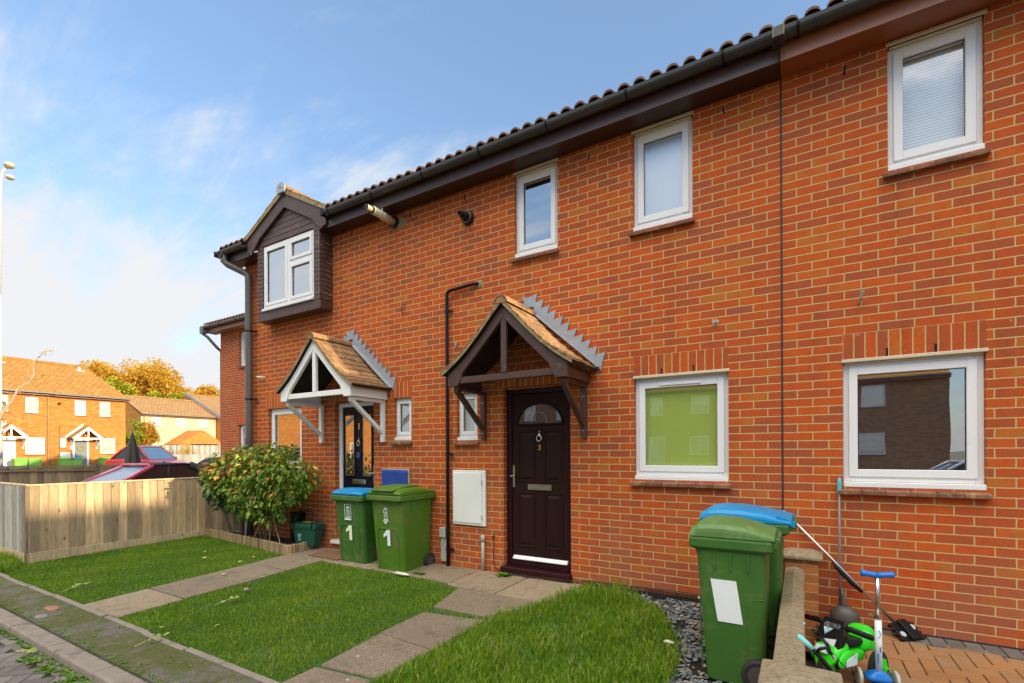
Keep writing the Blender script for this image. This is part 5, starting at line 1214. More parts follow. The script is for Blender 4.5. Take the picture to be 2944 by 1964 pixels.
    if sticker:
        m = MB(); q = [(-.070,-.12),(.078,-.12),(.040,.15),(-.112,.15)]
        zc = .52; side = sticker
        # panel on the +x / -x face
        vs = []
        for u, v in q:
            z = zc+v; xx = (wb+(wt-wb)*z/hb)/2+.004; vs.append((-xx if side < 0 else xx, u*(-1 if side < 0 else 1)+.0, z))
        vs2 = [(a+(.002 if side > 0 else -.002), b, c) for a, b, c in vs]
        m.add(vs+vs2, [(0,1,2,3),(7,6,5,4),(0,4,5,1),(1,5,6,2),(2,6,7,3),(3,7,4,0)]); m.build('blank_label', M_['white'], t)
    if broken:
        m = MB(); m.prism([(-d*.52, z0+.052), (-d*.50, z0+.058), (-d*.25, z0+h_lid*1.15), (d*.12, z0+h_lid*1.28), (d*.22, z0+h_lid*1.0), (-.0, z0+h_lid*1.05)], -w*.36, w*.30, 'yz'); m.build('warped_lid_flap', M_['bin2'], ld, bevel=.01, seg=2)
    t.location = loc; t.rotation_euler = (0, 0, rz); return t
bin_('green wheelie bin with blue lid and cream number 1, beside the white door frame', (-5.14,-.30,-.035), R(1), .60, .58, .925, 'bin', 'bluelid', 'cream', 'frame', h_lid=.085)
bin_('bright green wheelie bin with cracked green lid and white number 1', (-4.375,-.33,-.045), R(0), .58, .68, .975, 'bin2', 'bin2', 'white', 'bare', h_lid=.085, broken=True)
bin_('green wheelie bin with blank white label, standing nearest the camera', (-.395,-1.345,-.04), R(-90), .47, .49, .935, 'bin', 'binlid', sticker=1, h_lid=.105)
bin_('green wheelie bin with blue lid, standing behind the one with the white label', (-.37,-.80,-.03), R(-90), .50, .60, .965, 'bin', 'bluelid', h_lid=.10)

# food caddy
t = thing('food_caddy', 'small dark green food caddy with black handle in the flower bed', 'caddy', (0,0,0))
m = MB(); m.loft([rrect(.30,.18,.02,0), rrect(.36,.22,.02,.24)]); m.loft([rrect(.40,.25,.02,.24), rrect(.40,.25,.02,.262)]); m.build('body', M_['caddy'], t, bevel=.004)
m = MB(); m.loft([rrect(.39,.24,.02,.264), rrect(.38,.23,.02,.30), rrect(.30,.17,.02,.318)]); ld = m.build('lid', M_['caddy'], t, bevel=.004)
m = MB(); m.box(-.09,.09,-.012,.012,.318,.325); m.build('yellow_strip', M_['yellow'], ld)
m = MB(); m.tube([(-.15,-.125,.25),(-.135,-.09,.40),(-.11,-.06,.47),(0,-.05,.485),(.11,-.06,.47),(.135,-.09,.40),(.15,-.125,.25)], .0095, 8); m.build('handle', M_['blackp'], t, smooth=True)
m = MB(); m.tube([(-.07+.022*math.cos(a),-.102,.15+.03*math.sin(a)) for a in [2*PI*k/12 for k in range(13)]], .003, 5); m.tube([(-.095,-.100,.10),(-.045,-.100,.10)], .003, 5); m.tube([(-.095,-.098,.075),(-.05,-.098,.075)], .003, 5); m.tube([(-.09,-.102,.16),(-.05,-.102,.14)], .003, 5); m.build('printed_symbol', M_['white'], t)
t.location = (-6.42,-.20,.06); t.rotation_euler = (0,0,R(12)); t.scale = (1.12,1.0,1.08)
m = MB(); m.box(-.31,.31,-.17,.17,0,.012); o = m.build('doormat', M_['mat'], bevel=.004); o.location = (-5.70,-.34,.004); o.rotation_euler = (R(1.7),0,0); props(o, 'brown coir doormat in front of the navy door', 'doormat')

# ------------------------------------------------------------------ flower bed with log roll, shrubs, canes
struct('flower_bed', MB().add([(-9.15,-.26,.045),(-6.42,-.54,.045),(-6.42,-.0,.06),(-9.15,-.0,.06),(-9.15,-.26,-.1),(-6.42,-.54,-.1)], [(0,1,2,3),(4,5,1,0)]), M_['soil'])
m = MB()
def logs(a, b):
    a = Vector(a); b = Vector(b); n = int((b-a).length/.047)
    for i in range(n+1):
        p = a.lerp(b, i/n); m.cur = rnd.random(); h = .118+rnd.uniform(-.006, .006); r_ = .0245
        m.lathe([(r_, -.08), (r_, h-.006), (r_*.75, h)], (p.x, p.y, p.z), 'z', 9)
logs((-9.15,-.29,0), (-6.40,-.56,0)); logs((-6.375,-.53,0), (-6.375,-.02,0))
props(m.build('log_edging', M_['log']), 'half-log timber edging around the flower bed', 'edging')

def leaves(m, n, blobs, size, tintf, shell=.55, droop=.3, fold=True):
    tot = sum(b[3]*b[4]*b[5] for b in blobs)
    for b in blobs:
        k = int(n*b[3]*b[4]*b[5]/tot)
        for _ in range(k):
            while True:
                v = Vector((rnd.uniform(-1,1), rnd.uniform(-1,1), rnd.uniform(-1,1)))
                if shell < v.length < 1.0+rnd.uniform(-.12, .12): break
            c = Vector((b[0]+v.x*b[3], b[1]+v.y*b[4], b[2]+v.z*b[5])); s_ = size*rnd.uniform(.55, 1.25)
            out = (v+Vector((rnd.gauss(0,.5), rnd.gauss(0,.5), rnd.gauss(0,.5)-droop))).normalized()
            side = out.cross(Vector((rnd.gauss(0,.4), rnd.gauss(0,.4), 1))).normalized(); up = side.cross(out)
            m.cur = tintf(c, v); w_ = s_*.30; tip = c+out*s_-Vector((0,0,s_*.2))
            if fold: m.add([c, c+out*s_*.45+side*w_+up*w_*.3, tip, c+out*s_*.45-side*w_+up*w_*.3, c+out*s_*.5], [(0,1,4),(1,2,4),(4,2,3),(0,4,3)])
            else: m.add([c, c+out*s_*.5+side*w_, tip, c+out*s_*.5-side*w_], [(0,1,2,3)])
SH = thing('flowering_shrub', 'broad leafy shrub with green, yellow and reddish leaves in front of the window', 'shrub', (-7.15,-.42,.03))
m = MB(); bl = [(-8.15,-.50,1.12,.48,.28,.26), (-7.85,-.48,1.15,.62,.36,.34), (-7.2,-.45,1.20,.62,.36,.36), (-6.75,-.42,1.08,.55,.32,.34), (-7.3,-.5,.86,.62,.32,.26), (-6.25,-.40,1.12,.28,.22,.20), (-6.95,-.42,1.46,.34,.2,.16), (-6.45,-.45,.85,.2,.18,.14), (-6.62,-.52,.60,.13,.12,.12), (-7.15,-.5,.64,.2,.18,.14), (-7.45,-.5,.60,.34,.2,.2), (-6.95,-.52,.50,.2,.16,.14)]
for _ in range(26):
    a = rnd.uniform(0, 2*PI); bl.append((-7.25+1.02*math.cos(a), -.48+rnd.uniform(-.25,.15), 1.08+.46*math.sin(a), rnd.uniform(.07,.16), .1, rnd.uniform(.06,.14)))
leaves(m, 6000, bl, .085, lambda c, v: min(1, max(0, rnd.gauss(.34+.22*(c.z-1.0)+(.22 if c.x < -7.4 and c.z > 1.1 else 0)+(.10 if v.y < -.3 else 0), .30))), shell=.1, droop=.6)
m.build('leaves', M_['shrub'], SH)
m = MB()
for _ in range(46):
    q_ = rnd.choice([(-7.95,-.42,1.50),(-7.75,-.40,1.54),(-7.55,-.42,1.50),(-8.35,-.5,1.34),(-8.5,-.48,1.22),(-6.72,-.55,.62)]); c = Vector(q_)+Vector((rnd.gauss(0,.07), rnd.gauss(0,.05), rnd.gauss(0,.03)))
    a = rnd.uniform(0, 2*PI); d = Vector((math.cos(a), math.sin(a)-.4, rnd.uniform(-.2,.5))).normalized()*.09; e = Vector((-d.y, d.x, rnd.uniform(0,.04)))*.36; m.cur = rnd.uniform(.2, .8)
    m.add([c, c+d*.5-e, c+d, c+d*.5+e], [(0,1,2,3)])
m.build('pale_leaves', M_['wilt'], SH)
m = MB()
for a, b, c, d in (((-7.17,-.42,0),(-7.22,-.42,.35),(-7.4,-.45,.7),(-7.9,-.45,1.2)), ((-7.12,-.44,0),(-7.1,-.44,.4),(-7.1,-.4,.8),(-7.0,-.42,1.5)), ((-7.1,-.4,0),(-6.98,-.42,.35),(-6.8,-.4,.7),(-6.3,-.4,1.1)), ((-7.0,-.38,.02),(-6.85,-.4,.35),(-6.6,-.42,.6),(-6.55,-.5,.7)), ((-7.2,-.45,0),(-7.3,-.45,.4),(-7.35,-.4,.9),(-7.4,-.4,1.3))):
    m.tube([a, b, c, d], [.018,.014,.010,.005], 7)
for _ in range(12):
    x = rnd.uniform(-8.2,-6.3); m.tube([(-7.1+rnd.uniform(-.2,.2),-.42,.6), ((x-7.1)/2,-.42,.85), (x,-.42+rnd.uniform(-.2,.2),rnd.uniform(.9,1.4))], [.006,.005,.003], 5)
m.build('stems', M_['bark'], SH, smooth=True)
LA = thing('laurel_shrub', 'dark glossy laurel shrub leaning against the timber fence', 'shrub', (-8.6,-.4,.03))
m = MB(); bl = [(-8.42,-.38,1.0,.46,.28,.34), (-8.25,-.38,.74,.40,.26,.24), (-8.1,-.33,1.28,.48,.24,.20), (-7.7,-.25,1.40,.42,.2,.18)]
leaves(m, 1900, bl, .095, lambda c, v: min(1, max(0, rnd.gauss(.30+(.45 if c.z > 1.22 else 0), .18))), shell=.2, droop=.2)
m.build('leaves', M_['laurel'], LA)
m = MB()
for q in range(5): m.tube([(-8.25+.03*q,-.35,0), (-8.35,-.38,.4), (-8.3-.15*q,-.42,.9)], [.016,.012,.006], 6)
m.build('stems', M_['bark'], LA, smooth=True)
for k, (a, b, lab) in enumerate((((-7.48,-.44,.07),(-7.15,-.42,.56),'left-hand bamboo cane leaning into the shrub'), ((-7.02,-.44,.07),(-7.06,-.43,.58),'upright middle bamboo cane in front of the shrub'), ((-6.76,-.44,.08),(-7.02,-.42,.58),'right-hand bamboo cane leaning into the shrub'))):
    m = MB(); m.tube([a, b], .006, 7)
    props(m.build('bamboo_cane', M_['cane']), lab, 'cane', 'bamboo canes supporting the shrub')
m = MB(); m.tube([(-7.83,-.36,.05),(-7.72,-.36,.55)], .011, 7); props(m.build('garden_stake', M_['greyplastic']), 'thick pale grey stake left of the bamboo canes', 'stake')
t = thing('plant_tub', 'dark tall pot behind the shrub against the wall', 'pot', (-7.0,-.12,.05))
m = MB(); m.box(-6.93,-6.73,-.16,-.02,.05,.52); m.build('tub', M_['blackp'], t, bevel=.01)

# ------------------------------------------------------------------ things in the right-hand yard
# mop pole
t = thing('mop', 'upright grey mop pole with turquoise handle leaning on the wall', 'mop', (.27,-.10,.02))
m = MB(); m.tube([(.272,-.10,.02),(.274,-.02,1.16)], .0095, 10); m.build('pole', M_['greypole'], t, smooth=True)
m = MB(); m.tube([(.274,-.024,1.10),(.2745,-.022,1.12),(.275,-.02,1.20),(.275,-.02,1.225)], [.014,.017,.015,.008], 10); m.build('grip', M_['teal'], t, smooth=True)
# squeegee / floor cleaner
t = thing('floor_scrubber', 'long metal floor cleaner pole leaning on the wall with square black head', 'floor cleaner', (.68,-.10,.03))
m = MB(); m.tube([(.668,-.115,.055),(-.135,-.02,.93)], .0115, 10); m.build('pole', M_['steel'], t, smooth=True)
a_ = Vector((.668,-.115,.055)); b_ = Vector((-.135,-.02,.93))
m = MB(); q = a_.lerp(b_, .30); r_ = a_.lerp(b_, .56); off = Vector((-.008,-.01,-.018)); m.tube([q+off*.6, q.lerp(r_, .25)+off, q.lerp(r_, .8)+off, r_+off*.3], [.012,.019,.017,.006], 10); m.build('pole_sleeve', M_['blackp'], t, smooth=True)
Mx = Matrix.Translation((.700,-.135,.060)) @ Matrix.Rotation(R(42), 4, 'Z') @ Matrix.Rotation(R(38), 4, 'X')
m = MB(); m.box(-.10,.10,-.075,.075,-.02,.0, Mx); m.box(-.035,.035,-.08,.085,.0,.03, Mx)
for sx in (-1, 1):
    for k in range(4): m.box(sx*.10-.01, sx*.10+.01, -.07+k*.04, -.05+k*.04, -.028, .004, Mx)
m.build('scrubber_head', M_['blackp'], t, bevel=.003)
for sx in (-1, 1):
    m = MB(); m.lathe([(.022, .0), (.022, .006)], (0,0,0), 'z', 14); m.v = [tuple(Mx @ (Vector(v)+Vector((sx*.066, .025*sx, .001)))) for v in m.v]
    m.build('round_pad', M_['greydisc'], t)
# grey rounded watering can like tub
t = thing('watering_can', 'dark grey rounded plastic can with curved upright spout by the pillar', 'watering can', (.29,-.12,0))
m = MB(); m.ell((.30,-.115,.085), (.105,.08,.105), 18, 10); m.build('body', M_['darkgrey'], t, smooth=True)
m = MB(); m.tube([(.31,-.11,.16),(.293,-.11,.205),(.290,-.11,.255),(.284,-.11,.31)], [.035,.022,.016,.010], 10); m.build('spout', M_['darkgrey'], t, smooth=True)
m = MB(); m.ell((.17,-.24,.022), (.055,.03,.022), 12, 6); m.ell((.13,-.25,.028),(.03,.026,.026),10,6); props(m.build('small_boot', M_['bark'], smooth=True), 'small scuffed brown shoe lying at the foot of the pillar', 'shoe')
# ride-on toy: front points towards camera-left
t = thing('ride_on_toy', 'lime green ride-on toy bike with black handlebar and seat', 'toy bike', (0,0,0))
# local: front = -y ; width along x
m = MB()
m.loft([rrect(.07,.03,.012,.10,-.25), rrect(.15,.10,.03,.155,-.18), rrect(.17,.16,.04,.20,-.13), rrect(.13,.13,.04,.235,-.10)])
m.loft([rrect(.13,.26,.03,.10,.0), rrect(.15,.30,.04,.15,.0), rrect(.12,.26,.04,.185,.0)])
m.loft([rrect(.17,.14,.04,.15,.17), rrect(.18,.16,.05,.20,.18), rrect(.16,.13,.05,.255,.20), rrect(.10,.07,.03,.285,.215)])
for s_ in (-1, 1): m.prism([(-.20,.10), (-.24,.15), (-.14,.215), (-.02,.20), (-.05,.12)], min(s_*.07, s_*.10), max(s_*.07, s_*.10), 'yz')
o = m.build('body_shell', M_['greentoy'], t, smooth=True); q_ = o.modifiers.new('s', 'SUBSURF'); q_.levels = 2; q_.render_levels = 2
m = MB(); m.loft([rrect(.10,.20,.03,.19,.08), rrect(.12,.22,.04,.215,.08), rrect(.09,.18,.04,.23,.09)]); m.build('seat', M_['blackp'], t, bevel=.006)
Mx = Matrix.Translation((0,-.125,.265)) @ Matrix.Rotation(R(-32), 4, 'X')
m = MB(); pts = [(-.065,.085),(-.085,.01),(-.065,-.10),(.065,-.10),(.085,.01),(.065,.085)]; n0 = len(m.v); m.prism(pts[::-1], -.022, .022); m.v = [tuple(Mx @ Vector(v)) for v in m.v]; cn = m.build('console', M_['blackp'], t, bevel=.006)
m = MB(); m.prism([(-.045,.055),(-.05,.03),(.05,.03),(.045,.055)], -.026, -.0225); m.v = [tuple(Mx @ Vector(v)) for v in m.v]; m.build('dark_sticker', M_['stickerdark'], cn)
m = MB(); m.prism([(-.048,.024),(-.03,-.02),(.01,.024)], -.026, -.0225); m.prism([(-.035,-.07),(.04,-.07),(.045,-.03),(-.03,-.045)], -.026, -.0225); m.v = [tuple(Mx @ Vector(v)) for v in m.v]; m.build('sticker', M_['sticker'], cn)
for s_ in (-1, 1):
    m = MB(); m.tube([(s_*.045,-.11,.305),(s_*.10,-.10,.315),(s_*.20,-.07,.30)], [.016,.016,.0155], 10); m.ell((s_*.20,-.07,.30),(.018,.016,.016),10,6); m.build('handlebar', M_['blackp'], t, smooth=True)
m = MB(); m.prism([(-.05,-.24),(.03,-.245),(.05,-.20),(.0,-.18),(-.05,-.19)], .0, .002, 'xy'); Mx2 = Matrix.Translation((0,-.02,.222)) @ Matrix.Rotation(R(-40), 4, 'X') ; m.v = [(v[0], v[1]*.6-.10, .205+(v[1]+.2)*.5+v[2]) for v in m.v]; m.build('sticker', M_['sticker'], t)
m = MB(); m.prism([(-.16,.125),(-.04,.125),(-.03,.185),(-.15,.16)], .101, .104, 'yz'); m.build('side_sticker', M_['sticker'], t)
for s_ in (-1, 1):
    m = MB(); x = s_*.125; m.lathe([(.075,-.025),(.092,-.015),(.092,.015),(.075,.025)], (x,.16,.092), 'x', 22); wh = m.build('wheel', M_['blackr'], t)
    m = MB(); m.lathe([(.058,.027),(.052,.030)], (x,.16,.092), 'x', 16) if s_ > 0 else m.lathe([(.052,-.030),(.058,-.027)], (x,.16,.092), 'x', 16)
    for k in range(5): a = 2*PI*k/5; m.bar((x+s_*.033,.16,.092), (x+s_*.033,.16+.055*math.cos(a),.092+.055*math.sin(a)), .006, .014, (1,0,0))
    m.build('wheel_rim', M_['greentoy'], wh)
m = MB(); m.lathe([(.06,-.03),(.082,-.018),(.082,.018),(.06,.03)], (0,-.19,.082), 'x', 22); wh = m.build('wheel', M_['blackr'], t)
m = MB(); m.lathe([(.04,-.033),(.04,.033)], (0,-.19,.082), 'x', 14); m.build('wheel_rim', M_['greentoy'], wh)
t.location = (.225,-1.20,.0); t.rotation_euler = (0,0,R(-36)); t.scale = (1.0,.84,1.16)
# three-wheeled scooter
t = thing('toy_scooter', 'blue and white three-wheeled child scooter with blue handlebar', 'scooter', (0,0,0))
m = MB(); m.tube([(0,0,.10),(0,.01,.445)], .0185, 14); m.build('stem', M_['whitetoy'], t, smooth=True)
m = MB(); m.tube([(0,.01,.44),(0,.02,.69)], .0125, 12); m.build('upper_stem', M_['steel'], t, smooth=True)
m = MB(); m.tube([(0,.01,.435),(0,.01,.46)], .024, 14); m.bar((-.02,.01,.45), (-.055,.01,.458), .012, .012); m.build('clamp', M_['chrome'], t)
m = MB()
for s_ in (-1, 1): m.tube([(s_*.0,.02,.69),(s_*.02,.02,.695),(s_*.04,.02,.698),(s_*.062,.02,.70),(s_*.080,.02,.702),(s_*.086,.02,.702)], [.017,.019,.0165,.018,.022,.014], 12)
m.build('handlebar', M_['bluetoy'], t, smooth=True)
m = MB(); m.loft([rrect(.12,.10,.03,.05,.02), rrect(.15,.13,.04,.075,.02), rrect(.10,.08,.03,.10,.01), rrect(.05,.05,.02,.125,.0)]); m.loft([rrect(.11,.34,.03,.045,-.24), rrect(.12,.36,.03,.065,-.24)]); o = m.build('deck', M_['bluetoy'], t, smooth=True); q_ = o.modifiers.new('s', 'SUBSURF'); q_.levels = 2; q_.render_levels = 2
for s_ in (-1, 1):
    m = MB(); m.lathe([(.045,-.012),(.058,-.008),(.058,.008),(.045,.012)], (s_*.095,.03,.058), 'x', 18); m.build('wheel', M_['greyplastic'], t)
m = MB(); m.lathe([(.035,-.02),(.042,-.012),(.042,.012),(.035,.02)], (0,-.43,.042), 'x', 16); m.build('wheel', M_['greyplastic'], t)
m = MB()
for a in range(9): pass
m.tube([(.0135*math.cos(b_)-.010, -.016, .345+.022*math.sin(b_)) for b_ in [-1.4+2.8*k/10 for k in range(11)]], .002, 4); m.box(-.012,-.006,-.0195,-.0175,.17,.23); m.box(.0,.005,-.0195,-.0175,.235,.27); m.build('printed_stripe', M_['bluetoy'], t)
t.location = (.400,-1.25,.0); t.rotation_euler = (0,0,R(12))
# folded scooter with turquoise grips leaning over the wall
t = thing('kick_scooter', 'black kick scooter handlebar with turquoise grips leaning by the wall', 'scooter', (.12,-2.0,.2))
m = MB(); m.tube([(.035,-2.0,.455),(.070,-2.0,.42),(.118,-2.0,.36),(.17,-1.98,.28),(.22,-1.95,.12)], .0115, 10); m.tube([(.045,-1.95,.530),(.078,-1.96,.505)], .0085, 8); m.tube([(.078,-1.96,.505),(.113,-1.98,.470),(.125,-1.99,.43)], .008, 8); m.build('bar', M_['blackp'], t, smooth=True)
m = MB(); m.tube([(-.019,-2.0,.502),(-.010,-2.0,.494),(.020,-2.0,.468),(.046,-2.0,.443)], [.010,.0145,.0145,.014], 12); m.build('grip', M_['tealgrip'], t, smooth=True); m = MB(); m.tube([(.006,-1.94,.548),(.012,-1.94,.545)], .0095, 8); m.build('grip', M_['tealgrip'], t, smooth=True)
m = MB(); m.tube([(.062,-2.0,.428),(.075,-2.01,.452),(.105,-2.01,.466),(.122,-2.0,.44),(.133,-2.0,.43)], [.009,.008,.010,.010,.006], 8); m.tube([(.071,-1.97,.545),(.070,-1.97,.525),(.085,-1.97,.500)], .003, 6); m.build('brake_lever', M_['blackp'], t, smooth=True)
m = MB(); m.tube([(.133,-2.0,.432),(.16,-1.98,.40),(.21,-1.96,.34),(.245,-1.95,.28),(.25,-1.95,.15)], .0028, 6); m.tube([(.071,-1.97,.503),(.10,-1.98,.475),(.125,-2.0,.44)], .0025, 6); m.build('brake_cable', M_['cable'], t, smooth=True)
m = MB(); m.tube([(.126,-2.0,.438),(.142,-2.0,.415)], [.006,.010], 8); m.build('bracket', M_['chrome'], t)
m = MB(); m.bar((.20,-1.98,.045), (.32,-1.55,.045), .09, .02); m.build('deck', M_['blackp'], t, bevel=.004)
for q in ((.21,-2.03,.05),(.33,-1.50,.05)):
    m = MB(); m.lathe([(.04,-.012),(.05,-.006),(.05,.006),(.04,.012)], q, 'x', 16); m.build('wheel', M_['blackr'], t)

# ------------------------------------------------------------------ cars
def car(name, label, paint, roofm, loc, rz, L_=4.1, W_=1.7, H_=1.42, soft=False, zb=0):
    t = thing(name, label, 'car', (0,0,0))
    hw = W_/2
    low = [(-L_/2,.30),(-L_/2+.02,.55),(-L_/2+.18,.72),(-L_*.22,.90),(L_*.26,.95),(L_/2-.12,.92),(L_/2,.62),(L_/2-.03,.28)]   # nose at -x
    m = MB()
    rings = []
    for s_, k in ((-1,.86),(-.97,.95),(-.9,1),(.9,1),(.97,.95),(1,.86)):
        rings.append([Vector((p[0]*(1 if abs(s_) < .95 else .985), s_*hw, .30+(p[1]-.30)*k+.0)) for p in low])
    m.loft(rings); body = m.build('body', M_[paint], t, bevel=.03, seg=2)
    x0, x1, x2, x3 = -L_*.22, -L_*.02, L_*.20, L_*.40
    cab = [(x0,.88),(x1-.12,H_-.14),(x1+.08,H_-.035),(x1+.35,H_),(x2,H_-.015),(x2+.3,H_-.10),(x3,.92)] if not soft else [(x0,.88),(x1-.12,H_-.14),(x1+.08,H_-.035),(x1+.35,H_),(x2,H_-.02),(x2+.32,H_-.16),(x3,.92)]
    m = MB(); rings = []
    for s_ in (-1, 1): rings.append([Vector((p[0], s_*(hw-.08-(p[1]-.88)*.30), p[1])) for p in cab])
    m.loft(rings); m.build('glasshouse', M_['sideglass'], t)
    m = MB(); wy = lambda z: hw-.14-(z-.88)*.30
    q = [(x0-.012,.90),(x1-.13,H_-.15),(x1+.02,H_-.06)]; R3 = [[Vector((a, s_*wy(z), z+.012)) for a, z in q]+[Vector((a+.02, s_*wy(z), z-.012)) for a, z in q[::-1]] for s_ in (-1, 1)]
    m.loft(R3); m.build('windscreen', M_['carglass'], t)
    for s_ in (-1, 1):
        m = MB()
        y = lambda z: s_*(hw-.075-(z-.88)*.30)
        for (a, b, r_) in (((x0,.89),(x1,H_-.02),.035), ((x1,H_-.01),(x2,H_-.01),.03), ((x2,H_-.02),(x3,.93),.05 if not soft else .09), ((L_*.06,.92),(L_*.08,H_-.02),.025))[1 if soft else 0:]:
            m.tube([(a[0], y(a[1]), a[1]), (b[0], y(b[1]), b[1])], r_, 8)
        m.build('pillars', M_[paint if not soft else roofm], t, smooth=True)
    if soft:
        m = MB()
        for s_ in (-1, 1): m.tube([(x0, s_*(hw-.075), .89), (x1-.06, s_*(hw-.075-.13), H_-.09), (x1+.06, s_*(hw-.075-.15), H_-.03)], .055, 8)
        m.tube([(x1, -(hw-.23), H_-.01), (x1, hw-.23, H_-.01)], .04, 8); m.build('windscreen_frame', M_[paint], t, smooth=True)
    m = MB(); top = [(x1+.0,H_-.045),(x1+.12,H_-.005),(x1+.35,H_+.022),(x2,H_+.005),(x2+.15,H_-.03)]
    if soft: top += [(x2+.34,H_-.13),(x3-.12,1.08),(x3+.04,.93)]
    R0 = [[Vector((p[0], s_*(hw-.06-(p[1]-.88)*.30), p[1]+(.0 if abs(s_) == 1 else .02))) for p in top] for s_ in (-1,-.6,.6,1)]
    R1 = [[v-Vector((0,0,.04)) for v in r_] for r_ in R0]
    m.loft(R0, cap=False, closed=False); m.loft(R1, cap=False, closed=False)
    m.build('roof', M_[roofm], t, smooth=True)
    for sx in (-1, 1):
        for sy in (-1, 1):
            m = MB(); c = (sx*L_*.31, sy*(hw-.08), .31); m.lathe([(.25,-.09),(.31,-.07),(.31,.07),(.25,.09)], c, 'y', 22); wh = m.build('wheel', M_['blackr'], t)
            m = MB(); m.lathe([(.20,-.095),(.20,.095)], c, 'y', 14); m.build('wheel_rim', M_['greydisc'], wh)
    for sy in (-1, 1):
        m = MB(); m.ell((-L_/2+.16, sy*(hw-.24), .66), (.16,.17,.075), 12, 7); m.build('headlight', M_['lamp'], t, smooth=True)
        m = MB(); m.ell((x0+.28, sy*(hw+.07), .98), (.07,.10,.065), 10, 6); m.build('wing_mirror', M_[paint], t, smooth=True)
    m = MB(); m.box(-L_/2-.012, -L_/2+.02, -.26, .26, .40, .50); m.build('number_plate', M_['white'], t)
    t.location = loc; t.rotation_euler = (0, 0, rz); return t
def heading(dx, dy): return math.atan2(-dy, -dx)
car('convertible_car', 'plum pink convertible with black soft top parked behind the timber fence', 'pinkcar', 'softtop', (-14.35,.75,-.19), heading(.07,-.99), soft=True, L_=4.2, H_=1.37)
car('red_hatchback', 'red hatchback parked behind the closed dark parasol', 'redcar', 'redcar', (-28.9,6.9,.24), heading(.96,.28), L_=4.0, H_=1.58)
car('white_car', 'white car at the far left behind the brown fence', 'whitecar', 'whitecar', (-31.6,1.5,-.12), heading(.2,1.0), L_=4.3, H_=1.45)
car('blue_car', 'dark blue car glimpsed beside the far end of the brown fence', 'bluecar', 'bluecar', (-26.2,8.9,-.18), heading(-.9,-.3), L_=4.0, H_=1.40)
car('silver_car', 'silver car parked across the road, seen only in the large window', 'whitecar', 'whitecar', (3.6,-12.0,-.29), heading(-1,.05), L_=4.2, H_=1.45)
# closed parasol
t = thing('garden_parasol', 'closed dark grey garden parasol standing behind the convertible', 'parasol', (-16.62,1.46,0))
m = MB(); rings = []
for z, r_ in ((.75,.20),(1.0,.19),(1.3,.155),(1.6,.11),(1.85,.06),(2.03,.022),(2.07,.01)):
    rings.append([Vector((-16.62+r_*(1+.16*math.cos(6*a))*math.cos(a), 1.46+r_*(1+.16*math.cos(6*a))*math.sin(a), z)) for a in [2*PI*k/36 for k in range(36)]])
m.loft(rings); m.build('canopy', M_['umb'], t)
m = MB(); m.tube([(-16.62,1.46,-.12),(-16.62,1.46,2.1)], .02, 8); m.lathe([(.25,-.12),(.22,-.05)], (-16.62,1.46,0), 'z', 16); m.build('pole', M_['darkgrey'], t)
# background bins
def far_bin(label, x, y, lidm='binfar', sc_=1.):
    t = thing('wheelie_bin', label, 'wheelie bin', (0,0,0), 'wheelie bins in front of the sunlit orange houses')
    m = MB(); m.loft([rrect(.46,.5,.04,0), rrect(.56,.62,.04,.98)]); m.loft([rrect(.60,.66,.03,.96), rrect(.60,.66,.03,1.0)]); m.build('body', M_['binfar'], t)
    m = MB(); m.loft([rrect(.57,.63,.04,1.002), rrect(.5,.55,.05,1.07)]); m.build('lid', M_[lidm], t)
    for s_ in (-1, 1):
        m = MB(); m.lathe([(.1,-.02),(.1,.02)], (s_*.25,.25,.1), 'x', 12); m.build('wheel', M_['blackr'], t)
    t.location = (x, y, .16); t.rotation_euler = (0,0,PI/2)
far_bin('far green bin by the white blinds window, left of a pair', -37.2, 4.05); far_bin('far green bin by the white blinds window, right of a pair', -37.2, 4.62)
far_bin('far green bin in front of the white meter cupboard', -37.2, 5.98); far_bin('far green bin with blue lid beside the grey door', -37.2, 6.42, 'bluelid')
far_bin('far green bin under the gridded window', -37.2, 7.90)
# lamp post at left edge
t = thing('street_lamp', 'pale street lamp post at the very left edge of the picture', 'street lamp', (-25.6,.74,-.3))
m = MB(); m.tube([(-25.6,.74,-.3),(-25.6,.74,7.4)], [.085,.05], 10); m.build('post', M_['lampost'], t, smooth=True)
m = MB(); m.tube([(-25.6,.74,7.4),(-25.56,.78,11.6),(-25.5,.82,12.0),(-25.3,.92,12.15)], [.05,.045,.04,.035], 8); m.build('upper_post', M_['lampost'], t, smooth=True)
m = MB(); m.ell((-25.25,.94,12.2),(.22,.16,.10),12,6); m.build('lantern', M_['beige'], t, smooth=True); m = MB(); m.ell((-25.22,.95,11.75),(.18,.13,.08),12,6); m.build('lantern_hood', M_['beige'], t, smooth=True)

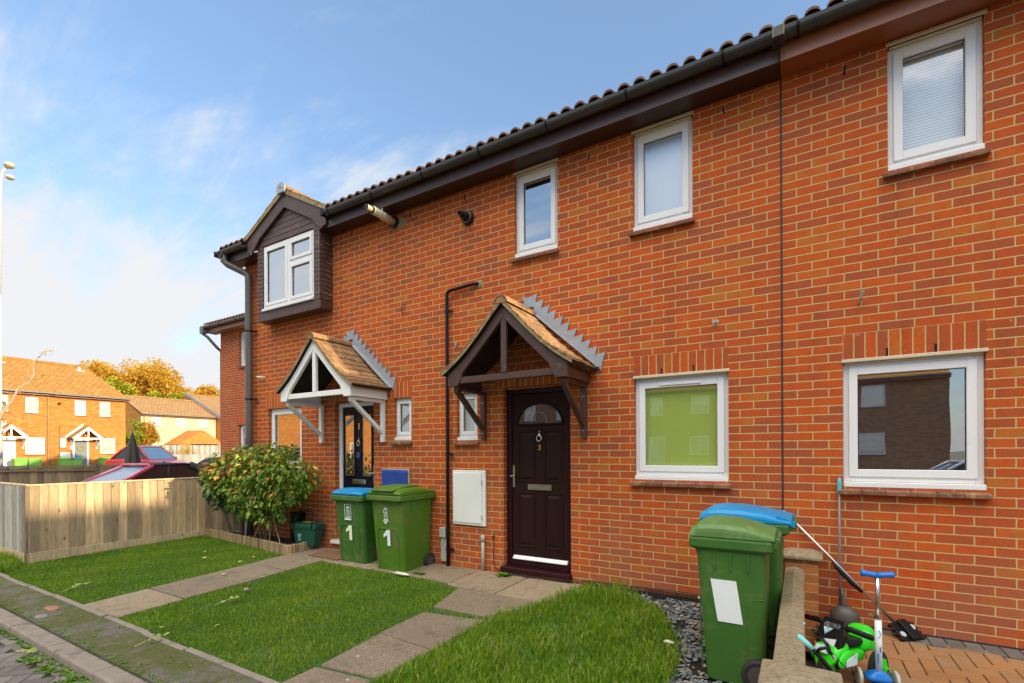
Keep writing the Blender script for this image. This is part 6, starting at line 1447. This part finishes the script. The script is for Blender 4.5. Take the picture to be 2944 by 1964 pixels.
# ------------------------------------------------------------------ trees
def branch(m, a, d, L_, r_, lev, tips, spread=.5, upb=.2, n=7):
    pts = [a]; p = Vector(a); d = Vector(d).normalized(); k = 4; rr = [r_]
    for i in range(k):
        d = (d+Vector((rnd.gauss(0,.12), rnd.gauss(0,.12), rnd.gauss(0,.08)+upb*.1))).normalized(); p = p+d*L_/k; pts.append(p.copy()); rr.append(r_*(1-.6*(i+1)/k))
    m.tube(pts, rr, n); tips.append(p.copy())
    if lev > 0:
        for i in range(3 if lev > 1 else 3):
            q = pts[rnd.randint(1, k)]; dd = (d+Vector((rnd.gauss(0,spread), rnd.gauss(0,spread), rnd.gauss(0,spread*.6)+upb*.3))).normalized()
            branch(m, q, dd, L_*rnd.uniform(.55,.8), r_*.5, lev-1, tips, spread, upb, max(4, n-1))
def tree(name, label, base, h, blobs, lm, nleaf, size, tint=lambda c, v: rnd.random(), trunk_r=.3, twigs=True):
    t = thing(name, label, 'tree', base)
    m = MB(); tips = []; b = Vector(base); top = b+Vector((0,0,h*.45)); m.tube([b, b.lerp(top,.5)+Vector((.1,0,0)), top], [trunk_r, trunk_r*.75, trunk_r*.55], 9)
    for bl in blobs: m.tube([top, (top+Vector(bl[:3]))/2+Vector((0,0,.3)), Vector(bl[:3])], [trunk_r*.45, trunk_r*.3, trunk_r*.1], 6)
    m.build('trunk', M_['bark'], t, smooth=True)
    m = MB(); leaves(m, nleaf, blobs, size, tint, shell=.35, droop=.1, fold=False); m.build('crown', M_[lm], t)
    return t
def tb(cx_, cy_, cz, rs, n, sr, f=.42):
    out = []
    for _ in range(n):
        v = Vector((rnd.gauss(0,.5), rnd.gauss(0,.5), rnd.gauss(0,.45))); v = v if v.length < 1 else v.normalized()
        r_ = sr*rnd.uniform(.6,1.2); out.append((cx_+v.x*rs[0], cy_+v.y*rs[1], cz+v.z*rs[2], r_, r_, r_*.85))
    return out
FL = Vector((-.5135,.8581,0)); RT = Vector((.8581,.5135,0)); CAM = Vector((0,-4.9,1.46))
def fp(xF, yF, Z):  # a point seen at photo pixel (xF,yF), Z metres ahead
    return CAM+FL*Z+RT*((xF-1472)/1388*Z)+Vector((0,0,(1305-yF)/1388*Z))
def ftree(label, xc, yt, yb, wpx, Z, lm, n=26, nl=8500, size=.5, tint=lambda c, v: rnd.random()):
    c = fp(xc, (yt+yb)/2, Z); rs = (wpx/1388*Z/2*.95, wpx/1388*Z/2*.95, (yb-yt)/1388*Z/2); base = Vector((c.x, c.y, -.3))
    tree('autumn_tree', label, tuple(base), c.z*1.1, tb(c.x, c.y, c.z, rs, n, min(rs)*.5), lm, nl, size, tint, .4)
ftree('large orange autumn tree behind the houses, left-hand crown', 300, 1052, 1190, 120, 78, 'autumn', size=.55)
ftree('tallest orange autumn tree behind the tan roof', 420, 1048, 1185, 150, 80, 'autumn', 40, 12000, .5)
ftree('orange autumn tree right of the tallest crown', 482, 1082, 1190, 90, 78, 'autumn', size=.5)
ftree('low pale autumn tree at the right end of the tree belt', 578, 1124, 1200, 110, 84, 'autumn', size=.5)
ftree('yellow-green tree showing above the orange house roof', 335, 1098, 1180, 75, 70, 'yellowgreen', 18, 4000, .45)
ftree('bright yellow-green tree just above the tan roof', 515, 1130, 1190, 60, 68, 'yellowgreen', 14, 3000, .45)
ftree('yellow-green hedge tree along the tan roof ridge', 425, 1140, 1195, 140, 66, 'yellowgreen', 20, 4000, .45)
c = fp(395, 1262, 37); tree('young_tree', 'young tree with green and russet leaves beside the orange house gable', (c.x, c.y, -.3), 3.0, tb(c.x, c.y, 2.6, (1.0,1.0,1.4), 14, .5), 'yellowgreen', 2600, .2, lambda c_, v: rnd.random()*.6, .08)
c = fp(425, 1240, 37); tree('young_tree', 'small russet leaved tree in front of the pale house corner', (c.x, c.y, -.3), 3.0, tb(c.x, c.y, 3.0, (.6,.6,.8), 8, .4), 'autumn', 1200, .2, lambda c_, v: rnd.random()*.5, .06)
c = fp(545, 1285, 40); tree('young_tree', 'wispy pink-brown shrub in front of the tall grey fence', (c.x, c.y, -.3), 1.5, tb(c.x, c.y, 1.7, (.7,.7,.6), 8, .3), 'autumn', 500, .14, lambda c_, v: rnd.random(), .04)
tree('garden_tree', 'leafy tree across the road reflected in the right-hand window', (9.5,-24,-.3), 4.5, tb(9.5,-24,4.2,(1.6,1.6,1.6),14,.8), 'yellowgreen', 2600, .25)
# bare tree at left
t = thing('bare_tree', 'slender nearly bare tree in front of the orange house at left', 'tree', (-22.9,.0,-.3))
m = MB(); P = lambda a, b: fp(.3189*a, 950+.3189*b, 16)
def br(path, r0, r1): 
    q = [P(*p) for p in path]; q = [v+Vector((rnd.gauss(0,.02), rnd.gauss(0,.06), 0)) for v in q]; m.tube(q, [r0+(r1-r0)*i/(len(q)-1) for i in range(len(q))], 6)
br([(-120,1400),(-90,1100),(-40,930),(10,810),(60,720),(140,620),(210,520),(270,460),(290,400),(320,310),(345,250)], .075, .012)
br([(270,460),(340,420),(420,385),(510,330)], .016, .005); br([(345,250),(400,220),(450,195),(570,188)], .012, .003); br([(10,810),(90,790),(170,800),(260,820),(390,875)], .018, .004)
br([(260,820),(340,810),(430,800),(520,795)], .008, .003); br([(60,720),(0,640),(-60,600)], .02, .006); br([(-40,930),(40,880),(120,850),(200,900),(280,930),(400,950)], .016, .004)
br([(60,735),(150,740),(250,710),(360,690)], .012, .003); br([(210,520),(150,590),(60,560),(0,560)], .014, .004); br([(290,400),(250,440),(240,360),(250,330)], .01, .003); br([(140,620),(240,600),(330,570)], .01, .003); br([(320,310),(335,240),(350,235)], .008, .003)
m.build('trunk', M_['cane'], t, smooth=True)
m = MB()
for _ in range(70):
    a = rnd.choice([(300,300),(400,220),(450,190),(330,270),(280,420),(430,205),(200,860),(400,400)]); p = P(a[0]+rnd.gauss(0,25), a[1]+rnd.gauss(0,16)); s_ = .05
    m.cur = rnd.random(); d = Vector((rnd.gauss(0,1), rnd.gauss(0,1), rnd.gauss(0,1))).normalized()*s_; e = d.cross(Vector((0,0,1))).normalized()*s_*.4
    m.add([p-d, p-e, p+d, p+e], [(0,1,2,3)])
m.build('leaves', M_['autumn'], t)

# ------------------------------------------------------------------ sky, sun, camera
EL, AZY = R(13.6), .014
S = Vector((math.cos(EL), AZY, math.sin(EL))).normalized()
w = bpy.data.worlds.new('World'); sc.world = w; w.use_nodes = True; nt = w.node_tree; nt.nodes.clear()
out = N(nt, 'OutputWorld'); b1 = N(nt, 'Background'); b2 = N(nt, 'Background'); mx = N(nt, 'MixShader')
sky = N(nt, 'TexSky', sky_type='NISHITA'); sky.sun_disc = False; sky.sun_elevation = EL; sky.sun_rotation = R(90); sky.air_density = 1.0; sky.dust_density = .6; sky.ozone_density = 2.2
b1.inputs[1].default_value = .15; L(nt, sky.outputs[0], b1.inputs[0])
tc = N(nt, 'TexCoord'); sp = N(nt, 'SeparateXYZ'); L(nt, tc.outputs['Generated'], sp.inputs[0])
zc = math_(nt, 'ADD', math_(nt, 'MAXIMUM', sp.outputs[2], 0.0), .28)
cb = N(nt, 'CombineXYZ'); L(nt, math_(nt, 'DIVIDE', sp.outputs[0], zc), cb.inputs[0]); L(nt, math_(nt, 'DIVIDE', sp.outputs[1], zc), cb.inputs[1])
mp = N(nt, 'Mapping'); mp.inputs['Scale'].default_value = (.9, 1.5, 1); mp.inputs['Rotation'].default_value = (0,0,R(25)); mp.inputs['Location'].default_value = (.35,1.2,0); L(nt, cb.outputs[0], mp.inputs[0])
n0 = noise(nt, mp.outputs[0], 1.15, 10, .62, .45)
mpw = N(nt, 'Mapping'); mpw.inputs['Scale'].default_value = (1.2, 5.0, 1); mpw.inputs['Rotation'].default_value = (0,0,R(-38)); L(nt, cb.outputs[0], mpw.inputs[0])
n9 = noise(nt, mpw.outputs[0], 1.6, 8, .6, .8)
n1 = math_(nt, 'ADD', .5, math_(nt, 'ADD', math_(nt, 'MULTIPLY', math_(nt, 'SUBTRACT', n0, .5), 1.35), math_(nt, 'MULTIPLY', math_(nt, 'SUBTRACT', n9, .5), .55)))
left = math_(nt, 'SUBTRACT', math_(nt, 'MULTIPLY', sp.outputs[0], -.38), .10)
low = math_(nt, 'MULTIPLY', math_(nt, 'SUBTRACT', .52, sp.outputs[2]), .85)
dens = math_(nt, 'ADD', math_(nt, 'ADD', n1, left), low)
mask = ramp(nt, dens, [(.55, .30), (.70, .44), (.82, .78), (.95, .99)])
# added glow high behind the viewer, made up to brighten the shaded wall
back = math_(nt, 'MULTIPLY', math_(nt, 'MULTIPLY', sp.outputs[1], -1), 1.0)
fill_glow = math_(nt, 'MULTIPLY', ramp(nt, back, [(.0, 0), (.25, 1)]), ramp(nt, math_(nt, 'ADD', sp.outputs[2], math_(nt, 'MULTIPLY', math_(nt, 'SUBTRACT', n1, .5), .3)), [(.50, 0), (.66, 1)]))
mask = math_(nt, 'MAXIMUM', mask, fill_glow)
L(nt, mix(nt, fill_glow, ramp(nt, dens, [(.58, (.42, .63, .98)), (.80, (.84, .91, 1.0)), (.95, (.96, .97, 1.0))]), (1.0, .93, .82)), b2.inputs[0])
L(nt, math_(nt, 'ADD', .42, math_(nt, 'MULTIPLY', fill_glow, 1.9)), b2.inputs[1])
L(nt, mask, mx.inputs[0]); L(nt, b1.outputs[0], mx.inputs[1]); L(nt, b2.outputs[0], mx.inputs[2]); L(nt, mx.outputs[0], out.inputs[0])
sd = bpy.data.lights.new('sun', 'SUN'); sd.energy = 3.0; sd.angle = R(.6); sd.color = (1, .83, .58)
so = bpy.data.objects.new('sun', sd); COL.objects.link(so); so.rotation_euler = S.to_track_quat('Z', 'Y').to_euler(); so.location = (10, -5, 12)
cam = bpy.data.cameras.new('camera'); co = bpy.data.objects.new('camera', cam); COL.objects.link(co)
cam.sensor_fit = 'HORIZONTAL'; cam.sensor_width = 36; cam.lens = 36*1388/2944; cam.shift_y = 316/2944; cam.clip_end = 2000; cam.clip_start = .05
co.matrix_world = Matrix.Translation(CAM) @ Matrix.Rotation(R(30.9), 4, 'Z') @ Matrix.Rotation(R(90), 4, 'X') @ Matrix.Rotation(-.005, 4, 'Z')
sc.camera = co
sc.view_settings.view_transform = 'Standard'; sc.view_settings.look = 'None'; sc.view_settings.gamma = 1; sc.view_settings.exposure = 1.13
